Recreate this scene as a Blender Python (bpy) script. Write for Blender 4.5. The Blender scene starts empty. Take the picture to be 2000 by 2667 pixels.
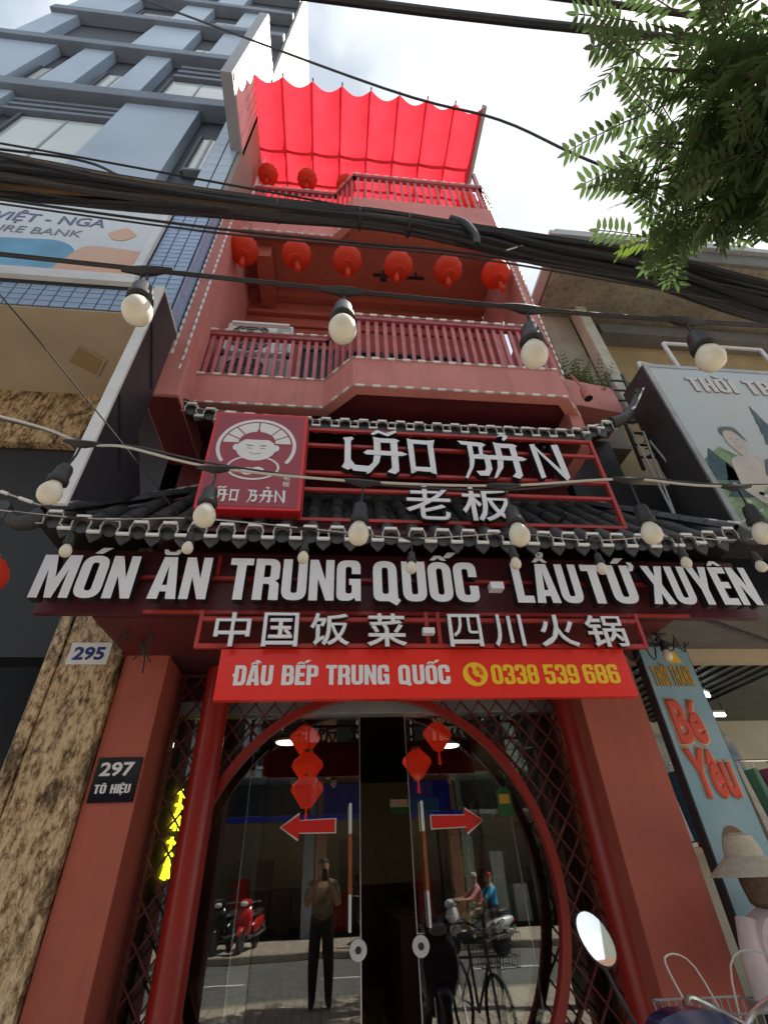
import bpy, bmesh, math, random
from mathutils import Vector, Matrix
random.seed(7)
SC = bpy.context.scene
COL = SC.collection

# ------------------------------------------------------------------ camera
def look_basis(yaw, pitch, roll):
    f = Vector((math.sin(yaw)*math.cos(pitch), math.cos(yaw)*math.cos(pitch), math.sin(pitch)))
    r = Vector((math.cos(yaw), -math.sin(yaw), 0)); u = r.cross(f)
    return math.cos(roll)*r+math.sin(roll)*u, -math.sin(roll)*r+math.cos(roll)*u, f
cd = bpy.data.cameras.new('camera'); cam = bpy.data.objects.new('camera', cd); COL.objects.link(cam)
R_, U_, F_ = look_basis(math.radians(7.219), math.radians(36.921), math.radians(-2.674))
cam.matrix_world = Matrix(((R_.x, U_.x, -F_.x, 0.0), (R_.y, U_.y, -F_.y, -4.0), (R_.z, U_.z, -F_.z, 1.5), (0, 0, 0, 1)))
cd.sensor_fit = 'VERTICAL'; cd.sensor_height = 36; cd.lens = 1250/2667*36
cd.clip_start = 0.05; cd.clip_end = 600
SC.camera = cam

# ------------------------------------------------------------------ world, sun, exposure
SUN = Vector((0.52, 0.10, 0.85)).normalized()          # towards the sun: right of the street, a little behind the house
W = bpy.data.worlds.new('World'); SC.world = W; W.use_nodes = True
nt = W.node_tree; nd = nt.nodes; lk = nt.links; nd.clear()
out = nd.new('ShaderNodeOutputWorld'); bg = nd.new('ShaderNodeBackground'); sky = nd.new('ShaderNodeTexSky')
sky.sky_type = 'NISHITA'; sky.sun_disc = False
sky.sun_elevation = math.asin(SUN.z); sky.sun_rotation = math.atan2(SUN.x, SUN.y)
sky.air_density = 1.6; sky.dust_density = 3.0; sky.ozone_density = 1.0
tc = nd.new('ShaderNodeTexCoord'); mp = nd.new('ShaderNodeMapping'); mp.inputs['Scale'].default_value = (1.5, 1.5, 2.2); mp.inputs['Location'].default_value = (9.59, 5.11, 14.77)
nz = nd.new('ShaderNodeTexNoise'); nz.inputs['Scale'].default_value = 1.7; nz.inputs['Detail'].default_value = 6; nz.inputs['Roughness'].default_value = .55
rp = nd.new('ShaderNodeValToRGB'); rp.color_ramp.elements[0].position = .36; rp.color_ramp.elements[0].color = (.72, .72, .72, 1)
rp.color_ramp.elements[1].position = .62; rp.color_ramp.elements[1].color = (1, 1, 1, 1)
cl = nd.new('ShaderNodeValToRGB'); cl.color_ramp.elements[0].position = .48; cl.color_ramp.elements[0].color = (2.7, 3.05, 3.4, 1)
cl.color_ramp.elements[1].position = .80; cl.color_ramp.elements[1].color = (7.2, 7.4, 7.5, 1)
mx = nd.new('ShaderNodeMix'); mx.data_type = 'RGBA'
lk.new(tc.outputs['Generated'], mp.inputs['Vector']); lk.new(mp.outputs['Vector'], nz.inputs['Vector'])
lk.new(nz.outputs['Fac'], rp.inputs['Fac']); lk.new(nz.outputs['Fac'], cl.inputs['Fac'])
lk.new(rp.outputs['Color'], mx.inputs['Factor']); lk.new(sky.outputs['Color'], mx.inputs['A']); lk.new(cl.outputs['Color'], mx.inputs['B'])
lk.new(mx.outputs['Result'], bg.inputs['Color']); bg.inputs['Strength'].default_value = 0.10
lk.new(bg.outputs['Background'], out.inputs['Surface'])
sl = bpy.data.lights.new('sun', 'SUN'); sl.energy = 4.8; sl.angle = math.radians(0.6); sl.color = (1.0, .95, .87)
so = bpy.data.objects.new('sun', sl); COL.objects.link(so); so.location = (12, 4, 24)
so.rotation_euler = SUN.to_track_quat('Z', 'Y').to_euler()
vs = SC.view_settings; vs.view_transform = 'Standard'; vs.look = 'None'; vs.exposure = 1.2; vs.gamma = 1.0; vs.use_curve_mapping = False
SC.cycles.max_bounces = 8; SC.cycles.diffuse_bounces = 4; SC.cycles.glossy_bounces = 4; SC.cycles.transparent_max_bounces = 12
SC.cycles.use_denoising = True; SC.cycles.sample_clamp_indirect = 6

# ------------------------------------------------------------------ materials
MAT = {}
def mat(name, col, rough=.6, metal=0, var=.0, scale=6, bump=0, bscale=40, emit=None, es=0, spec=None, dirt=None, streak=0):
    """procedural paint: base colour broken up by two noises, fine relief"""
    if name in MAT: return MAT[name]
    m = bpy.data.materials.new(name); m.use_nodes = True; t = m.node_tree; n = t.nodes; l = t.links
    b = n['Principled BSDF']; b.inputs['Roughness'].default_value = rough; b.inputs['Metallic'].default_value = metal
    b.inputs['Base Color'].default_value = (*col, 1)
    if spec is not None: b.inputs['Specular IOR Level'].default_value = spec
    co = n.new('ShaderNodeTexCoord')
    if var:
        nz = n.new('ShaderNodeTexNoise'); nz.inputs['Scale'].default_value = scale; nz.inputs['Detail'].default_value = 7; nz.inputs['Roughness'].default_value = .62
        r = n.new('ShaderNodeValToRGB'); r.color_ramp.elements[0].position = .3; r.color_ramp.elements[1].position = .7
        d = dirt or tuple(c*(1-var) for c in col)
        r.color_ramp.elements[0].color = (*d, 1); r.color_ramp.elements[1].color = (*[min(1, c*(1+var*.5)) for c in col], 1)
        l.new(co.outputs['Object'], nz.inputs['Vector']); l.new(nz.outputs['Fac'], r.inputs['Fac']); l.new(r.outputs['Color'], b.inputs['Base Color'])
        if streak:      # rain streaks: noise drawn out along z
            mp_ = n.new('ShaderNodeMapping'); mp_.inputs['Scale'].default_value = (7, 7, .35); sn = n.new('ShaderNodeTexNoise'); sn.inputs['Scale'].default_value = 2.2; sn.inputs['Detail'].default_value = 6
            sr = n.new('ShaderNodeValToRGB'); sr.color_ramp.elements[0].position = .36; sr.color_ramp.elements[0].color = (1-streak, 1-streak, 1-streak*.9, 1); sr.color_ramp.elements[1].position = .52; sr.color_ramp.elements[1].color = (1, 1, 1, 1)
            sm_ = n.new('ShaderNodeMix'); sm_.data_type = 'RGBA'; sm_.blend_type = 'MULTIPLY'; sm_.inputs['Factor'].default_value = 1
            l.new(co.outputs['Object'], mp_.inputs['Vector']); l.new(mp_.outputs['Vector'], sn.inputs['Vector']); l.new(sn.outputs['Fac'], sr.inputs['Fac']); l.new(r.outputs['Color'], sm_.inputs['A']); l.new(sr.outputs['Color'], sm_.inputs['B']); l.new(sm_.outputs['Result'], b.inputs['Base Color'])
        mr = n.new('ShaderNodeMapRange'); mr.inputs['To Min'].default_value = min(1, rough+.12); mr.inputs['To Max'].default_value = max(.05, rough-.1)
        l.new(nz.outputs['Fac'], mr.inputs['Value']); l.new(mr.outputs['Result'], b.inputs['Roughness'])
    if bump:
        bn = n.new('ShaderNodeTexNoise'); bn.inputs['Scale'].default_value = bscale; bn.inputs['Detail'].default_value = 4
        bp = n.new('ShaderNodeBump'); bp.inputs['Strength'].default_value = bump; bp.inputs['Distance'].default_value = .01
        l.new(co.outputs['Object'], bn.inputs['Vector']); l.new(bn.outputs['Fac'], bp.inputs['Height']); l.new(bp.outputs['Normal'], b.inputs['Normal'])
    if emit:
        b.inputs['Emission Color'].default_value = (*emit, 1); b.inputs['Emission Strength'].default_value = es
    MAT[name] = m; return m
def cloth(name, col, trans=.5, rough=.8):
    if name in MAT: return MAT[name]
    m = bpy.data.materials.new(name); m.use_nodes = True; t = m.node_tree; n = t.nodes; l = t.links
    b = n['Principled BSDF']; b.inputs['Base Color'].default_value = (*col, 1); b.inputs['Roughness'].default_value = rough
    tr = n.new('ShaderNodeBsdfTranslucent'); tr.inputs['Color'].default_value = (*col, 1)
    mx = n.new('ShaderNodeMixShader'); mx.inputs[0].default_value = trans
    co = n.new('ShaderNodeTexCoord'); wv = n.new('ShaderNodeTexNoise'); wv.inputs['Scale'].default_value = 3.5; wv.inputs['Detail'].default_value = 4
    cr = n.new('ShaderNodeValToRGB'); cr.color_ramp.elements[0].position = .3; cr.color_ramp.elements[1].position = .75
    cr.color_ramp.elements[0].color = (*[c*.78 for c in col], 1); cr.color_ramp.elements[1].color = (*col, 1)
    l.new(co.outputs['Object'], wv.inputs['Vector']); l.new(wv.outputs['Fac'], cr.inputs['Fac'])
    l.new(cr.outputs['Color'], b.inputs['Base Color']); l.new(cr.outputs['Color'], tr.inputs['Color'])
    l.new(b.outputs[0], mx.inputs[1]); l.new(tr.outputs[0], mx.inputs[2]); l.new(mx.outputs[0], n['Material Output'].inputs['Surface'])
    MAT[name] = m; return m
def glass(name, tint=(.82, .86, .84), ior=1.6):
    if name in MAT: return MAT[name]
    m = bpy.data.materials.new(name); m.use_nodes = True; t = m.node_tree; n = t.nodes; l = t.links
    n.remove(n['Principled BSDF'])
    tr = n.new('ShaderNodeBsdfTransparent'); tr.inputs['Color'].default_value = (*tint, 1)
    gl = n.new('ShaderNodeBsdfGlossy'); gl.inputs['Roughness'].default_value = .0; gl.inputs['Color'].default_value = (1, 1, 1, 1)
    fr = n.new('ShaderNodeFresnel'); fr.inputs['IOR'].default_value = ior
    co = n.new('ShaderNodeTexCoord'); bn = n.new('ShaderNodeTexNoise'); bn.inputs['Scale'].default_value = 1.3
    bp = n.new('ShaderNodeBump'); bp.inputs['Strength'].default_value = .04; bp.inputs['Distance'].default_value = .02
    l.new(co.outputs['Object'], bn.inputs['Vector']); l.new(bn.outputs['Fac'], bp.inputs['Height']); l.new(bp.outputs['Normal'], gl.inputs['Normal'])
    mx = n.new('ShaderNodeMixShader'); l.new(fr.outputs[0], mx.inputs[0]); l.new(tr.outputs[0], mx.inputs[1]); l.new(gl.outputs[0], mx.inputs[2])
    l.new(mx.outputs[0], n['Material Output'].inputs['Surface']); MAT[name] = m; return m
def granite(name):
    m = bpy.data.materials.new(name); m.use_nodes = True; t = m.node_tree; n = t.nodes; l = t.links
    b = n['Principled BSDF']; b.inputs['Roughness'].default_value = .22
    co = n.new('ShaderNodeTexCoord'); mp = n.new('ShaderNodeMapping'); mp.inputs['Rotation'].default_value = (0, .6, 0); mp.inputs['Scale'].default_value = (1.6, 1, .75)
    n1 = n.new('ShaderNodeTexNoise'); n1.inputs['Scale'].default_value = 17; n1.inputs['Detail'].default_value = 10; n1.inputs['Roughness'].default_value = .75; n1.inputs['Distortion'].default_value = .3
    n2 = n.new('ShaderNodeTexNoise'); n2.inputs['Scale'].default_value = 3.4; n2.inputs['Detail'].default_value = 10; n2.inputs['Roughness'].default_value = .7; n2.inputs['Distortion'].default_value = .5
    r1 = n.new('ShaderNodeValToRGB'); e = r1.color_ramp.elements; e[0].position = .33; e[0].color = (.03, .02, .014, 1); e[1].position = .66; e[1].color = (.70, .56, .37, 1)
    k = e.new(.43); k.color = (.24, .15, .075, 1); k = e.new(.52); k.color = (.55, .40, .23, 1)
    r2 = n.new('ShaderNodeValToRGB'); e = r2.color_ramp.elements; e[0].position = .40; e[0].color = (.13, .12, .12, 1); e[1].position = .50; e[1].color = (1, 1, 1, 1)
    mm = n.new('ShaderNodeMix'); mm.data_type = 'RGBA'; mm.blend_type = 'MULTIPLY'; mm.inputs['Factor'].default_value = .85
    l.new(co.outputs['Object'], mp.inputs['Vector']); l.new(mp.outputs['Vector'], n1.inputs['Vector']); l.new(mp.outputs['Vector'], n2.inputs['Vector'])
    l.new(n1.outputs['Fac'], r1.inputs['Fac']); l.new(n2.outputs['Fac'], r2.inputs['Fac']); l.new(r1.outputs['Color'], mm.inputs['A']); l.new(r2.outputs['Color'], mm.inputs['B'])
    l.new(mm.outputs['Result'], b.inputs['Base Color']); MAT[name] = m; return m
def brickmat(name, c1, c2, cm, scale, bw, rh, mortar=.03, rough=.6):
    m = bpy.data.materials.new(name); m.use_nodes = True; t = m.node_tree; n = t.nodes; l = t.links
    b = n['Principled BSDF']; b.inputs['Roughness'].default_value = rough
    co = n.new('ShaderNodeTexCoord'); bt = n.new('ShaderNodeTexBrick'); bt.inputs['Scale'].default_value = scale
    bt.inputs['Color1'].default_value = (*c1, 1); bt.inputs['Color2'].default_value = (*c2, 1); bt.inputs['Mortar'].default_value = (*cm, 1)
    bt.inputs['Brick Width'].default_value = bw; bt.inputs['Row Height'].default_value = rh; bt.inputs['Mortar Size'].default_value = mortar; bt.offset = 0
    l.new(co.outputs['Object'], bt.inputs['Vector']); l.new(bt.outputs['Color'], b.inputs['Base Color']); MAT[name] = m; return m

SALMON = mat('salmon_paint', (.62, .225, .20), .62, var=.16, scale=1.6, bump=.12, bscale=90, streak=.09)
REDWALL = mat('brick_red_paint', (.42, .098, .064), .6, var=.14, scale=1.3, bump=.1, bscale=80, streak=.05)
FASC = mat('fascia_maroon', (.085, .012, .018), .5, var=.25, scale=2)
MAROON = mat('maroon_paint', (.115, .014, .018), .55, var=.3, scale=2)
DMAROON = mat('dark_maroon_paint', (.06, .01, .012), .6, var=.3, scale=2)
COLRED = mat('glossy_column_red', (.30, .017, .011), .3, var=.12, scale=3)
RAILRED = mat('rail_red_paint', (.34, .06, .075), .45, var=.25, scale=8)
BALPINK = mat('baluster_pink_paint', (.50, .13, .15), .45, var=.25, scale=8)
FRAMERED = mat('frame_red_paint', (.42, .035, .03), .42, var=.2, scale=6)
BANNER = mat('banner_red_vinyl', (.78, .028, .018), .28, var=.05, scale=2)
LOGORED = mat('logo_crimson_vinyl', (.30, .030, .052), .35, var=.06, scale=2)
LOGOEDGE = mat('logo_edge_red', (.62, .02, .03), .35)
WHITE = mat('white_acrylic', (.74, .76, .82), .32, var=.05, scale=5)
WHITEP = mat('white_print', (.74, .74, .76), .4)
YELLOWP = mat('yellow_print', (.85, .52, .02), .4)
BLACK = mat('black_return', (.012, .012, .016), .5)
TILE = mat('charcoal_roof_tile', (.06, .062, .066), .55, var=.45, scale=7, bump=.35, bscale=30)
DASH = mat('rope_light_white', (.82, .82, .80), .35)
CLEAR = mat('rope_light_tube', (.45, .44, .42), .3)
METAL = mat('brushed_steel', (.62, .62, .63), .25, 1)
GREYM = mat('grey_painted_metal', (.32, .33, .34), .4, .3, var=.2)
DARKM = mat('dark_grey_metal', (.045, .046, .05), .45, .2, var=.2)
RUBBER = mat('black_rubber', (.018, .018, .02), .55)
CABLE = mat('black_cable_sheath', (.016, .016, .02), .5, var=.3, scale=20)
CABLE2 = mat('faded_cable_sheath', (.05, .047, .05), .55, var=.3, scale=20)
CABLE3 = mat('tan_cable_sheath', (.13, .075, .035), .55, var=.3, scale=20)
WIREW = mat('pale_wire', (.52, .50, .46), .5)
BULB = mat('frosted_bulb', (.74, .70, .58), .25, var=.06, scale=30)
LANT = cloth('lantern_silk', (.88, .085, .03), .5, .6)
LANTL = mat('lantern_silk_lit', (.8, .03, .015), .5, emit=(1, .04, .015), es=.12)
CANOPY = cloth('red_canopy_cloth', (.76, .032, .05), .66)
GOLD = mat('gold_trim', (.7, .42, .08), .35, .6)
GRAN = granite('gold_granite')
CONC = mat('stained_concrete', (.27, .24, .185), .8, var=.45, scale=1.1, bump=.25, bscale=25, dirt=(.15, .13, .095), streak=.3)
CONCD = mat('weathered_concrete', (.15, .145, .135), .85, var=.4, scale=1.3, bump=.2, bscale=25)
BEIGE = mat('beige_soffit_paint', (.52, .43, .31), .7, var=.2, scale=.9, dirt=(.42, .34, .24))
OCHRE = mat('ochre_wall_paint', (.38, .27, .13), .75, var=.3, scale=1.2)
GLASS = glass('door_glass', ior=1.9)
PANE = mat('tower_window_pane', (.55, .61, .60), .12, var=.12, scale=.6)
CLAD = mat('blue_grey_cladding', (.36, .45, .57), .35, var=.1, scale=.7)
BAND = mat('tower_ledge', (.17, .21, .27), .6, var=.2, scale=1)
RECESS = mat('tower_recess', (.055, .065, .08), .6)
TILEB = mat('blue_mosaic_tile', (.28, .40, .62), .25, var=.22, scale=9)
GROUT = mat('dark_grout', (.05, .055, .065), .8)
WHITEM = mat('white_painted_metal', (.70, .71, .72), .4, var=.1, scale=5)
BLKPANEL = mat('black_panel', (.030, .031, .038), .38, var=.15, scale=2)
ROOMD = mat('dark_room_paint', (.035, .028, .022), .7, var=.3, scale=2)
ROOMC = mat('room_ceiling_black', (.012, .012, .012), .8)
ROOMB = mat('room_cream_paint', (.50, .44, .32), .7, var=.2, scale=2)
WOOD = mat('orange_wood', (.36, .09, .018), .3, var=.3, scale=14)
WOODD = mat('dark_wood', (.06, .028, .016), .45, var=.4, scale=9)
ASPH = mat('asphalt', (.13, .125, .115), .9, var=.3, scale=3, bump=.5, bscale=60)
PAVE = brickmat('pavement_tiles', (.40, .34, .27), (.36, .30, .24), (.2, .17, .14), 2.5, 1.0, 1.0, .03, .8)
FLOORT = brickmat('shop_floor_tiles', (.42, .37, .22), (.24, .20, .12), (.08, .07, .05), 4.0, .5, .5, .07, .35)
SKIN = mat('skin', (.50, .30, .20), .55); SHIRTG = mat('khaki_shirt', (.24, .20, .12), .8); JEANS = mat('dark_trousers', (.02, .02, .024), .8)
HAIR = mat('black_hair', (.012, .01, .01), .6)

# ------------------------------------------------------------------ mesh builder
def frame_axes(d):
    d = d.normalized(); a = Vector((0, 0, 1)) if abs(d.z) < .95 else Vector((1, 0, 0))
    s = d.cross(a).normalized(); return s, s.cross(d).normalized()
class MB:
    def __init__(self): self.v = []; self.f = []; self.m = []
    def add(self, vs, fs, mi=0):
        o = len(self.v); self.v += [tuple(p) for p in vs]; self.f += [tuple(i+o for i in f) for f in fs]; self.m += [mi]*len(fs); return self
    def box(self, x0, x1, y0, y1, z0, z1, mi=0):
        return self.add([(x0, y0, z0), (x1, y0, z0), (x1, y1, z0), (x0, y1, z0), (x0, y0, z1), (x1, y0, z1), (x1, y1, z1), (x0, y1, z1)],
                        [(3, 2, 1, 0), (4, 5, 6, 7), (0, 1, 5, 4), (1, 2, 6, 5), (2, 3, 7, 6), (3, 0, 4, 7)], mi)
    def bar(self, a, b, w, h=None, mi=0):
        a = Vector(a); b = Vector(b); h = h or w; s, u = frame_axes(b-a); P = []
        for p in (a, b):
            for i, j in ((-1, -1), (1, -1), (1, 1), (-1, 1)): P.append(p+s*(i*w/2)+u*(j*h/2))
        return self.add(P, [(0, 1, 2, 3), (7, 6, 5, 4), (0, 4, 5, 1), (1, 5, 6, 2), (2, 6, 7, 3), (3, 7, 4, 0)], mi)
    def tube(self, pts, r, n=8, mi=0, caps=True):
        pts = [Vector(p) for p in pts]; k = len(pts); rs = r if isinstance(r, (list, tuple)) else [r]*k; P = []; F = []
        s = None
        for i, p in enumerate(pts):
            d = (pts[min(i+1, k-1)]-pts[max(i-1, 0)]).normalized()
            if s is None: s, u = frame_axes(d)
            else:
                s = (s-d*s.dot(d)).normalized(); u = s.cross(d)
            for j in range(n):
                a = 2*math.pi*j/n; P.append(p+(s*math.cos(a)+u*math.sin(a))*rs[i])
        for i in range(k-1):
            for j in range(n): F.append((i*n+j, i*n+(j+1) % n, (i+1)*n+(j+1) % n, (i+1)*n+j))
        if caps: F += [tuple(range(n-1, -1, -1)), tuple((k-1)*n+j for j in range(n))]
        return self.add(P, F, mi)
    def lathe(self, prof, c=(0, 0, 0), n=20, mi=0, axis='z', ribs=0, rib=0):
        P = []; F = []
        for r, h in prof:
            for j in range(n):
                a = 2*math.pi*j/n; q = r*(1+rib*math.cos(ribs*a)) if ribs else r
                x, y = q*math.cos(a), q*math.sin(a)
                P.append({'z': (c[0]+x, c[1]+y, c[2]+h), 'y': (c[0]+x, c[1]+h, c[2]+y), 'x': (c[0]+h, c[1]+x, c[2]+y)}[axis])
        k = len(prof)
        for i in range(k-1):
            for j in range(n): F.append((i*n+j, i*n+(j+1) % n, (i+1)*n+(j+1) % n, (i+1)*n+j))
        F += [tuple(range(n-1, -1, -1)), tuple((k-1)*n+j for j in range(n))]
        return self.add(P, F, mi)
    def prism(self, poly, y0, y1, mi=0, ms=None):
        """polygon in x-z, front at y0, back at y1"""
        n = len(poly); P = [(x, y0, z) for x, z in poly]+[(x, y1, z) for x, z in poly]
        self.add(P, [tuple(range(n)), tuple(range(2*n-1, n-1, -1))], mi)
        return self.add(P, [(i, n+i, n+(i+1) % n, (i+1) % n) for i in range(n)], mi if ms is None else ms)
    def slab(self, poly, z0, z1, mi=0):
        n = len(poly); P = [(x, y, z0) for x, y in poly]+[(x, y, z1) for x, y in poly]
        return self.add(P, [tuple(range(n-1, -1, -1)), tuple(range(n, 2*n))]+[(i, (i+1) % n, n+(i+1) % n, n+i) for i in range(n)], mi)
    def loft(self, secs, n=14, mi=0, e=2.4):
        """secs: (centre, half width, half height) along y, rounded sections in x-z"""
        P = []; F = []
        for c, w, h in secs:
            for j in range(n):
                a = 2*math.pi*j/n; ca, sa = math.cos(a), math.sin(a)
                P.append((c[0]+w*math.copysign(abs(ca)**(2/e), ca), c[1], c[2]+h*math.copysign(abs(sa)**(2/e), sa)))
        k = len(secs)
        for i in range(k-1):
            for j in range(n): F.append((i*n+j, i*n+(j+1) % n, (i+1)*n+(j+1) % n, (i+1)*n+j))
        F += [tuple(range(n-1, -1, -1)), tuple((k-1)*n+j for j in range(n))]
        return self.add(P, F, mi)
    def mesh(self, name, mats, smooth=False, off=(0, 0, 0), bev=0):
        me = bpy.data.meshes.new(name)
        me.from_pydata([(x-off[0], y-off[1], z-off[2]) for x, y, z in self.v], [], self.f)
        for m in (mats if isinstance(mats, (list, tuple)) else [mats]): me.materials.append(m)
        for p, i in zip(me.polygons, self.m): p.material_index = i
        bm = bmesh.new(); bm.from_mesh(me); bmesh.ops.recalc_face_normals(bm, faces=bm.faces)
        if bev: bmesh.ops.bevel(bm, geom=[e for e in bm.edges if e.calc_length() > bev*3], offset=bev, segments=2, profile=.6, affect='EDGES')
        bm.to_mesh(me); bm.free()
        if smooth:
            me.shade_smooth()
            try: me.set_sharp_from_angle(angle=math.radians(38))
            except Exception: pass
        return me
    def build(self, name, mats, parent=None, smooth=False, bev=0):
        """world coordinates in; parent (if any) sits at its own location without rotation"""
        o = bpy.data.objects.new(name, self.mesh(name, mats, smooth, bev=bev)); COL.objects.link(o)
        if parent is not None:
            o.parent = parent; w = Vector((0, 0, 0)); p = parent
            while p is not None: w += p.location; p = p.parent
            o.location = -w
        return o
def tag(o, label, cat, group=None, kind=None):
    o['label'] = label; o['category'] = cat
    if group: o['group'] = group
    if kind: o['kind'] = kind
    return o
def root(name, loc, label, cat, group=None):
    o = bpy.data.objects.new(name, None); COL.objects.link(o); o.location = loc; o.empty_display_size = .1
    return tag(o, label, cat, group)
def structure(o): o['kind'] = 'structure'; return o
def child(name, me, parent, M=None):
    """object sharing mesh data under a parent; M is its world matrix (parents have no rotation)"""
    o = bpy.data.objects.new(name, me); COL.objects.link(o); o.parent = parent
    w = Vector((0, 0, 0)); p = parent
    while p is not None: w += p.location; p = p.parent
    o.matrix_basis = Matrix.Translation(-w) @ (M or Matrix())
    return o
def copy_tree(o, loc, rz=None, parent=None):
    c = o.copy(); COL.objects.link(c)
    if parent is not None: c.parent = parent
    else:
        c.location = loc
        if rz is not None: c.rotation_euler = (0, 0, rz)
    for ch in list(o.children): copy_tree(ch, None, None, c)
    return c
def basis(o, x, y, z):
    return Matrix(((x.x, y.x, z.x, o.x), (x.y, y.y, z.y, o.y), (x.z, y.z, z.z, o.z), (0, 0, 0, 1)))
ORD = ['first', 'second', 'third', 'fourth', 'fifth', 'sixth', 'seventh', 'eighth', 'ninth', 'tenth', 'eleventh', 'twelfth']

# ------------------------------------------------------------------ lettering
def fillet(pts):
    out = []; n = len(pts)
    for i, p in enumerate(pts):
        r = p[2] if len(p) > 2 else 0; q = Vector(p[:2])
        if not r: out.append(q); continue
        a = Vector(pts[i-1][:2])-q; b = Vector(pts[(i+1) % n][:2])-q
        r = min(r, a.length*.5, b.length*.5); A = q+a.normalized()*r; B = q+b.normalized()*r
        for k in range(6):
            t = k/5; out.append(A*(1-t)**2+q*2*t*(1-t)+B*t*t)
    return out
def rr(x0, y0, x1, y1, r): return [(x0, y0, r), (x1, y0, r), (x1, y1, r), (x0, y1, r)]
_O = [rr(0, 0, .54, 1, .26), rr(.2, .17, .34, .83, .07)]
_U = [[(0, 1), (.2, 1), (.2, .17, .06), (.34, .17, .06), (.34, 1), (.54, 1), (.54, 0, .24), (0, 0, .24)]]
_A = [[(0, 0), (.15, 1), (.43, 1), (.58, 0), (.37, 0), (.355, .17), (.225, .17), (.21, 0)], [(.24, .32), (.34, .32), (.29, .78)]]
_E = [[(0, 0), (0, 1), (.44, 1), (.44, .83), (.2, .83), (.2, .6), (.4, .6), (.4, .43), (.2, .43), (.2, .17), (.44, .17), (.44, 0)]]
_6 = [[(0, 0, .22), (.52, 0, .22), (.52, .62, .15), (.19, .62), (.19, .84, .05), (.33, .84, .05), (.33, .7), (.52, .7), (.52, 1, .22), (0, 1, .22)], rr(.19, .16, .33, .48, .05)]
GL = {
 'O': _O, 'U': _U, 'A': _A, 'E': _E, '0': _O, '6': _6,
 'Q': [[(0, 0, .24), (.34, 0), (.5, -.1), (.6, .02), (.54, .09), (.54, 1, .26), (0, 1, .26)], rr(.2, .17, .34, .83, .07)],
 'C': [[(.54, .62), (.34, .62), (.34, .83, .06), (.2, .83, .06), (.2, .17, .06), (.34, .17, .06), (.34, .4), (.54, .4), (.54, 0, .24), (0, 0, .24), (0, 1, .24), (.54, 1, .24)]],
 'G': [[(.54, .65), (.34, .65), (.34, .83, .06), (.2, .83, .06), (.2, .17, .06), (.34, .17, .06), (.34, .38), (.28, .38), (.28, .53), (.54, .53), (.54, 0), (.42, 0), (.4, .07), (.3, 0, .08), (0, 0, .22), (0, 1, .24), (.54, 1, .24)]],
 'N': [[(0, 0), (0, 1), (.19, 1), (.36, .48), (.36, 1), (.55, 1), (.55, 0), (.37, 0), (.19, .52), (.19, 0)]],
 'M': [[(0, 0), (0, 1), (.26, 1), (.38, .46), (.5, 1), (.76, 1), (.76, 0), (.58, 0), (.58, .66), (.45, 0), (.31, 0), (.18, .66), (.18, 0)]],
 'T': [[(.15, 0), (.15, .83), (0, .83), (0, 1), (.5, 1), (.5, .83), (.35, .83), (.35, 0)]],
 'R': [[(0, 0), (0, 1), (.54, 1, .22), (.54, .5, .12), (.45, .46), (.54, .4, .08), (.55, 0), (.34, 0), (.34, .38, .05), (.2, .38), (.2, 0)], [(.201, .54), (.34, .54, .05), (.34, .84, .05), (.201, .84)]],
 'L': [[(0, 0), (0, 1), (.2, 1), (.2, .17), (.42, .17), (.42, 0)]],
 'X': [[(0, 0), (.18, .5), (0, 1), (.21, 1), (.29, .72), (.37, 1), (.58, 1), (.4, .5), (.58, 0), (.37, 0), (.29, .28), (.21, 0)]],
 'Y': [[(.18, 0), (.18, .4), (0, 1), (.21, 1), (.28, .66), (.35, 1), (.56, 1), (.38, .4), (.38, 0)]],
 'B': [[(0, 0), (0, 1), (.52, 1, .22), (.52, .53, .1), (.46, .5), (.54, .47, .08), (.54, 0, .22)], [(.2, .6), (.33, .6, .05), (.33, .84, .05), (.2, .84)], [(.2, .16), (.34, .16, .05), (.34, .45, .05), (.2, .45)]],
 'P': [[(0, 0), (0, 1), (.52, 1, .22), (.52, .4, .2), (.2, .4), (.2, 0)], [(.2, .55), (.33, .55, .05), (.33, .84, .05), (.2, .84)]],
 'D': [[(0, 0), (0, .43), (-.07, .43), (-.07, .57), (0, .57), (0, 1), (.54, 1, .24), (.54, 0, .24)], [(.2, .17), (.34, .17, .07), (.34, .83, .07), (.2, .83)]],
 'H': [[(0, 0), (0, 1), (.2, 1), (.2, .6), (.34, .6), (.34, 1), (.54, 1), (.54, 0), (.34, 0), (.34, .43), (.2, .43), (.2, 0)]],
 'I': [[(0, 0), (0, 1), (.2, 1), (.2, 0)]],
 '3': [[(0, .68), (0, 1, .22), (.52, 1, .22), (.52, .54, .1), (.45, .5), (.52, .46, .1), (.52, 0, .22), (0, 0, .22), (0, .33), (.19, .33), (.19, .16, .05), (.33, .16, .05), (.33, .42, .05), (.2, .42), (.2, .58), (.33, .58, .05), (.33, .84, .05), (.19, .84, .05), (.19, .68)]],
 '8': [[(0, 0, .22), (.52, 0, .22), (.52, .47, .1), (.47, .5), (.52, .53, .1), (.52, 1, .22), (0, 1, .22), (0, .53, .1), (.05, .5), (0, .47, .1)], rr(.19, .15, .33, .43, .05), rr(.19, .58, .33, .85, .05)],
 '5': [[(0, 1), (.5, 1), (.5, .84), (.19, .84), (.19, .64), (.52, .64, .16), (.52, 0, .22), (0, 0, .22), (0, .33), (.19, .33), (.19, .16, .05), (.33, .16, .05), (.33, .5, .05), (.19, .5, .03), (0, .46)]],
 '-': [[(0, .34), (0, .5), (.26, .5), (.26, .34)]],
}
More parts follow.
